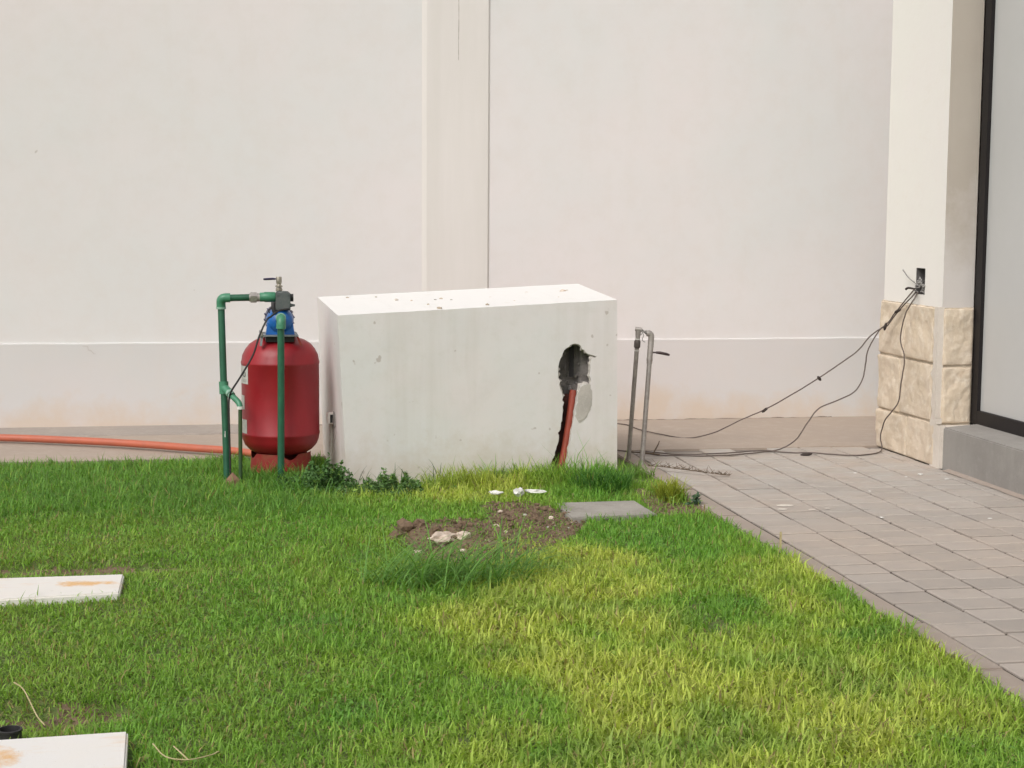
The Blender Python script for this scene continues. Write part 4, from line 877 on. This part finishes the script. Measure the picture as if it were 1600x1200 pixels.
# long drooping tufts, each its own plant
def tuft(name, label, cx, cy, n, rad, Lr, col, lean=(.3, 1.0), width=(.004, .007), bias=None, stretch=1.0, nseg=5, spread=None):
    V_, F_, C_ = [], [], []
    for k in range(n):
        an = random.uniform(0, 6.283); rr = rad*math.sqrt(random.random())
        bx_, by_ = cx+rr*math.cos(an)*stretch, cy+rr*math.sin(an)
        L_ = random.uniform(*Lr); a_ = random.uniform(0, 6.283) if bias is None or random.random() > .6 else bias+random.gauss(0, .6)
        le = random.uniform(*lean)*.5; w = random.uniform(*width); cu = random.uniform(.7, 1.6); z = float(ground_h(bx_, by_)); p = Vector((bx_, by_, z)); sd_ = Vector((-math.sin(a_), math.cos(a_), 0))
        c = np.array(col)*random.uniform(.65, 1.3); o_ = len(V_)
        for s_ in range(nseg+1):
            t = s_/nseg; wd = w*(1-t**2)*.5+.0003; V_ += [p-sd_*wd, p+sd_*wd]; C_ += [c, c]
            le2 = le+cu*t; p = p+Vector((math.cos(a_)*math.sin(le2), math.sin(a_)*math.sin(le2), math.cos(le2)))*(L_/nseg)
            if p.z < z+.006: p.z = z+.006
        F_ += [(o_+2*s_, o_+2*s_+1, o_+2*s_+3, o_+2*s_+2) for s_ in range(nseg)]
    me = bpy.data.meshes.new(name); me.from_pydata([tuple(v-Vector((cx, cy, 0))) for v in V_], [], F_); at = me.attributes.new('tint', 'FLOAT_COLOR', 'POINT')
    c = np.ones((len(V_), 4)); c[:, :3] = np.array(C_); at.data.foreach_set('color', c.ravel().astype(np.float32)); me.materials.append(MATS['grass_blade'])
    o = bpy.data.objects.new(name, me); COL.objects.link(o); o.location = (cx, cy, 0); return tag(o, label, 'plant')
random.seed(77)
tuft('grass_tuft', 'wide dark green tuft of long drooping grass in front of the dug soil', .93, 6.50, 460, .22, (.14, .42), (.19, .37, .085), (.7, 2.1), bias=0.1, stretch=1.7)
tuft('grass_tuft', 'bushy deep green grass clump right of the orange-red pipe at the foot of the box', 2.06, 8.60, 420, .17, (.09, .17), (.085, .215, .04), (.2, .9))
tuft('grass_tuft', 'yellow green grass clump at the kerb beside the small concrete slab', 2.36, 8.28, 260, .085, (.09, .17), (.38, .42, .07), (.2, .9), stretch=.8)
tuft('grass_tuft', 'yellow green upright grass clump against the middle of the box front', 1.33, 8.80, 200, .13, (.10, .20), (.34, .40, .07), (.1, .8), stretch=1.6)
tuft('grass_tuft', 'thin row of upright grass blades against the box front left of the pipe', 1.68, 8.86, 140, .08, (.08, .16), (.15, .22, .06), (.05, .6), stretch=2.6)
tuft('grass_tuft', 'sparse dark upright blades against the lower left of the box front', .98, 8.90, 34, .05, (.12, .20), (.07, .12, .045), (.02, .5), stretch=5.0)
tuft('grass_tuft', 'ragged pale green clump at the box foot just left of the orange-red pipe', 1.76, 8.74, 190, .12, (.09, .18), (.30, .44, .08), (.2, 1.0), stretch=1.4)
tuft('grass_tuft', 'ragged yellow green grass between the dark creeping weed and the middle of the box', 1.12, 8.74, 170, .12, (.08, .17), (.30, .42, .08), (.2, 1.0), stretch=1.4)
tuft('grass_tuft', 'loose green grass blades around the foot of the two galvanised pipes', 2.38, 8.98, 110, .09, (.05, .13), (.20, .33, .08), (.2, 1.0))
tuft('grass_tuft', 'green grass growing up against the foot of the red tank', .30, 9.12, 200, .15, (.07, .15), (.16, .34, .065), (.1, .9), stretch=1.3)
tuft('grass_tuft', 'loose grass blades poking out of the dark weed by the tank', .50, 8.80, 150, .16, (.08, .17), (.15, .33, .07), (.2, 1.0), stretch=1.5)
tuft('grass_tuft', 'grey green wilted clump leaning on the foot of the orange-red pipe', 1.87, 8.98, 120, .045, (.07, .15), (.12, .16, .08), (.1, .7), stretch=1.3)
def weed(name, label, cx, cy, rx_, ry_, h_, n, col, leaf=(.008, .016)):
    V_, F_, C_ = [], [], []; z0_ = float(ground_h(cx, cy))
    for k in range(n):
        u = abs(random.gauss(0, .52)); an = random.uniform(0, 6.283); x, y = cx+rx_*u*math.cos(an), cy+ry_*u*math.sin(an)
        if y > 8.97 and x > .68: continue
        top = h_*math.exp(-u*u*1.1)*max(.12, .55+1.3*nz(x, y, 0, 13)+.5*nz(x, y, 4, 40)); z = z0_+top*random.uniform(.25, 1)**.6; r_ = random.uniform(*leaf)
        nrm = Vector((random.gauss(0, .6), random.gauss(0, .6)-.3, 1)).normalized(); t_ = nrm.orthogonal().normalized(); t_.rotate(Matrix.Rotation(random.uniform(0, 6.28), 3, nrm)); b_ = nrm.cross(t_)
        p = Vector((x, y, z)); o_ = len(V_); V_ += [p-t_*r_, p-b_*r_*.55+nrm*r_*.15, p+t_*r_, p+b_*r_*.55+nrm*r_*.15]; F_ += [(o_, o_+1, o_+2, o_+3)]; c = np.array(col)*random.uniform(.55, 1.6)
        if random.random() < .1: c = c*np.array([1.8, 1.5, 1.0])
        C_ += [c]*4
    me = bpy.data.meshes.new(name); me.from_pydata([tuple(v-Vector((cx, cy, 0))) for v in V_], [], F_); at = me.attributes.new('tint', 'FLOAT_COLOR', 'POINT')
    c = np.ones((len(V_), 4)); c[:, :3] = np.array(C_); at.data.foreach_set('color', c.ravel().astype(np.float32)); me.materials.append(MATS['grass_blade'])
    o = bpy.data.objects.new(name, me); COL.objects.link(o); o.location = (cx, cy, 0); return tag(o, label, 'plant')
weed('weed_bush', 'dense small leaved dark weed between the red tank and the box corner', .56, 8.84, .24, .22, .17, 5200, (.11, .22, .07))
weed('weed_bush', 'low dark small leaved weed creeping right along the lower left foot of the box', .92, 8.68, .42, .20, .10, 6000, (.14, .25, .085))
weed('weed_bush', 'small patch of grey green leaves in front of the red tank foot', .36, 9.0, .14, .12, .07, 900, (.06, .14, .04))
weed('weed_bush', 'single blue green broad leaved weed at the kerb by the yellow green clump', 2.445, 8.06, .045, .05, .06, 45, (.12, .20, .13), (.014, .026))
# dry twig with leaves across the kerb, bent straws
a = MB(); random.seed(8)
main = [Vector(p) for p in spline([(2.50, 9.22, .02), (2.56, 9.10, .03), (2.66, 9.02, .025), (2.78, 8.90, .02), (2.88, 8.86, .012)], 6)]
a.tube(main, .0022, 6)
for q in main[::1]:
    for _ in range(4): d_ = Vector((random.gauss(0, 1), random.gauss(0, 1), random.random()*.9)).normalized(); a.tube([q, q+d_*random.uniform(.015, .06)], [.002, .0010], 4)
tag(a.build('dry_twig', 'twig', root=(2.5, 9.2, 0)), 'dry leafy twig lying across the kerb beside the standpipe', 'twig')
a = MB(); a.tube([(2.66, 9.72, .01), (2.70, 9.74, .07), (2.71, 9.75, .09)], [.005, .004, .002], 6); a.tube([(2.70, 9.70, .012), (2.60, 9.75, .02), (2.52, 9.78, .02)], .004, 6); tag(a.build('dry_twig', 'twig', root=(2.66, 9.72, 0)), 'short upright dead twig on the cables behind the standpipe', 'twig')
a = MB(); a.tube(spline([(-.62, 5.02, .07), (-.575, 4.88, .085), (-.525, 4.74, .05), (-.495, 4.66, .045)], 5), [.0022]*16, 5); tag(a.build('straw_stalk', 'straw', root=(-.56, 4.86, 0)), 'long pale straw stalk leaning over the black pipe stub', 'straw')
a = MB(); a.tube(spline([(-.185, 4.40, .06), (-.15, 4.36, .035), (-.09, 4.34, .03), (-.03, 4.37, .03), (-.01, 4.385, .034)], 5), .0019, 5); a.tube([(-.09, 4.34, .03), (-.13, 4.40, .05)], .002, 5); tag(a.build('straw_stalk', 'straw', root=(-.1, 4.35, 0)), 'bent pale straw stalk in the grass right of the nearer white slab', 'straw')
a = MB(); a.box(2.475, 2.483, 6.865, 6.872, 0, .085); o = a.build('dry_weed', 'straw', root=(2.48, 6.87, 0)); tag(o, 'single stiff yellow blade standing against the kerb', 'plant')
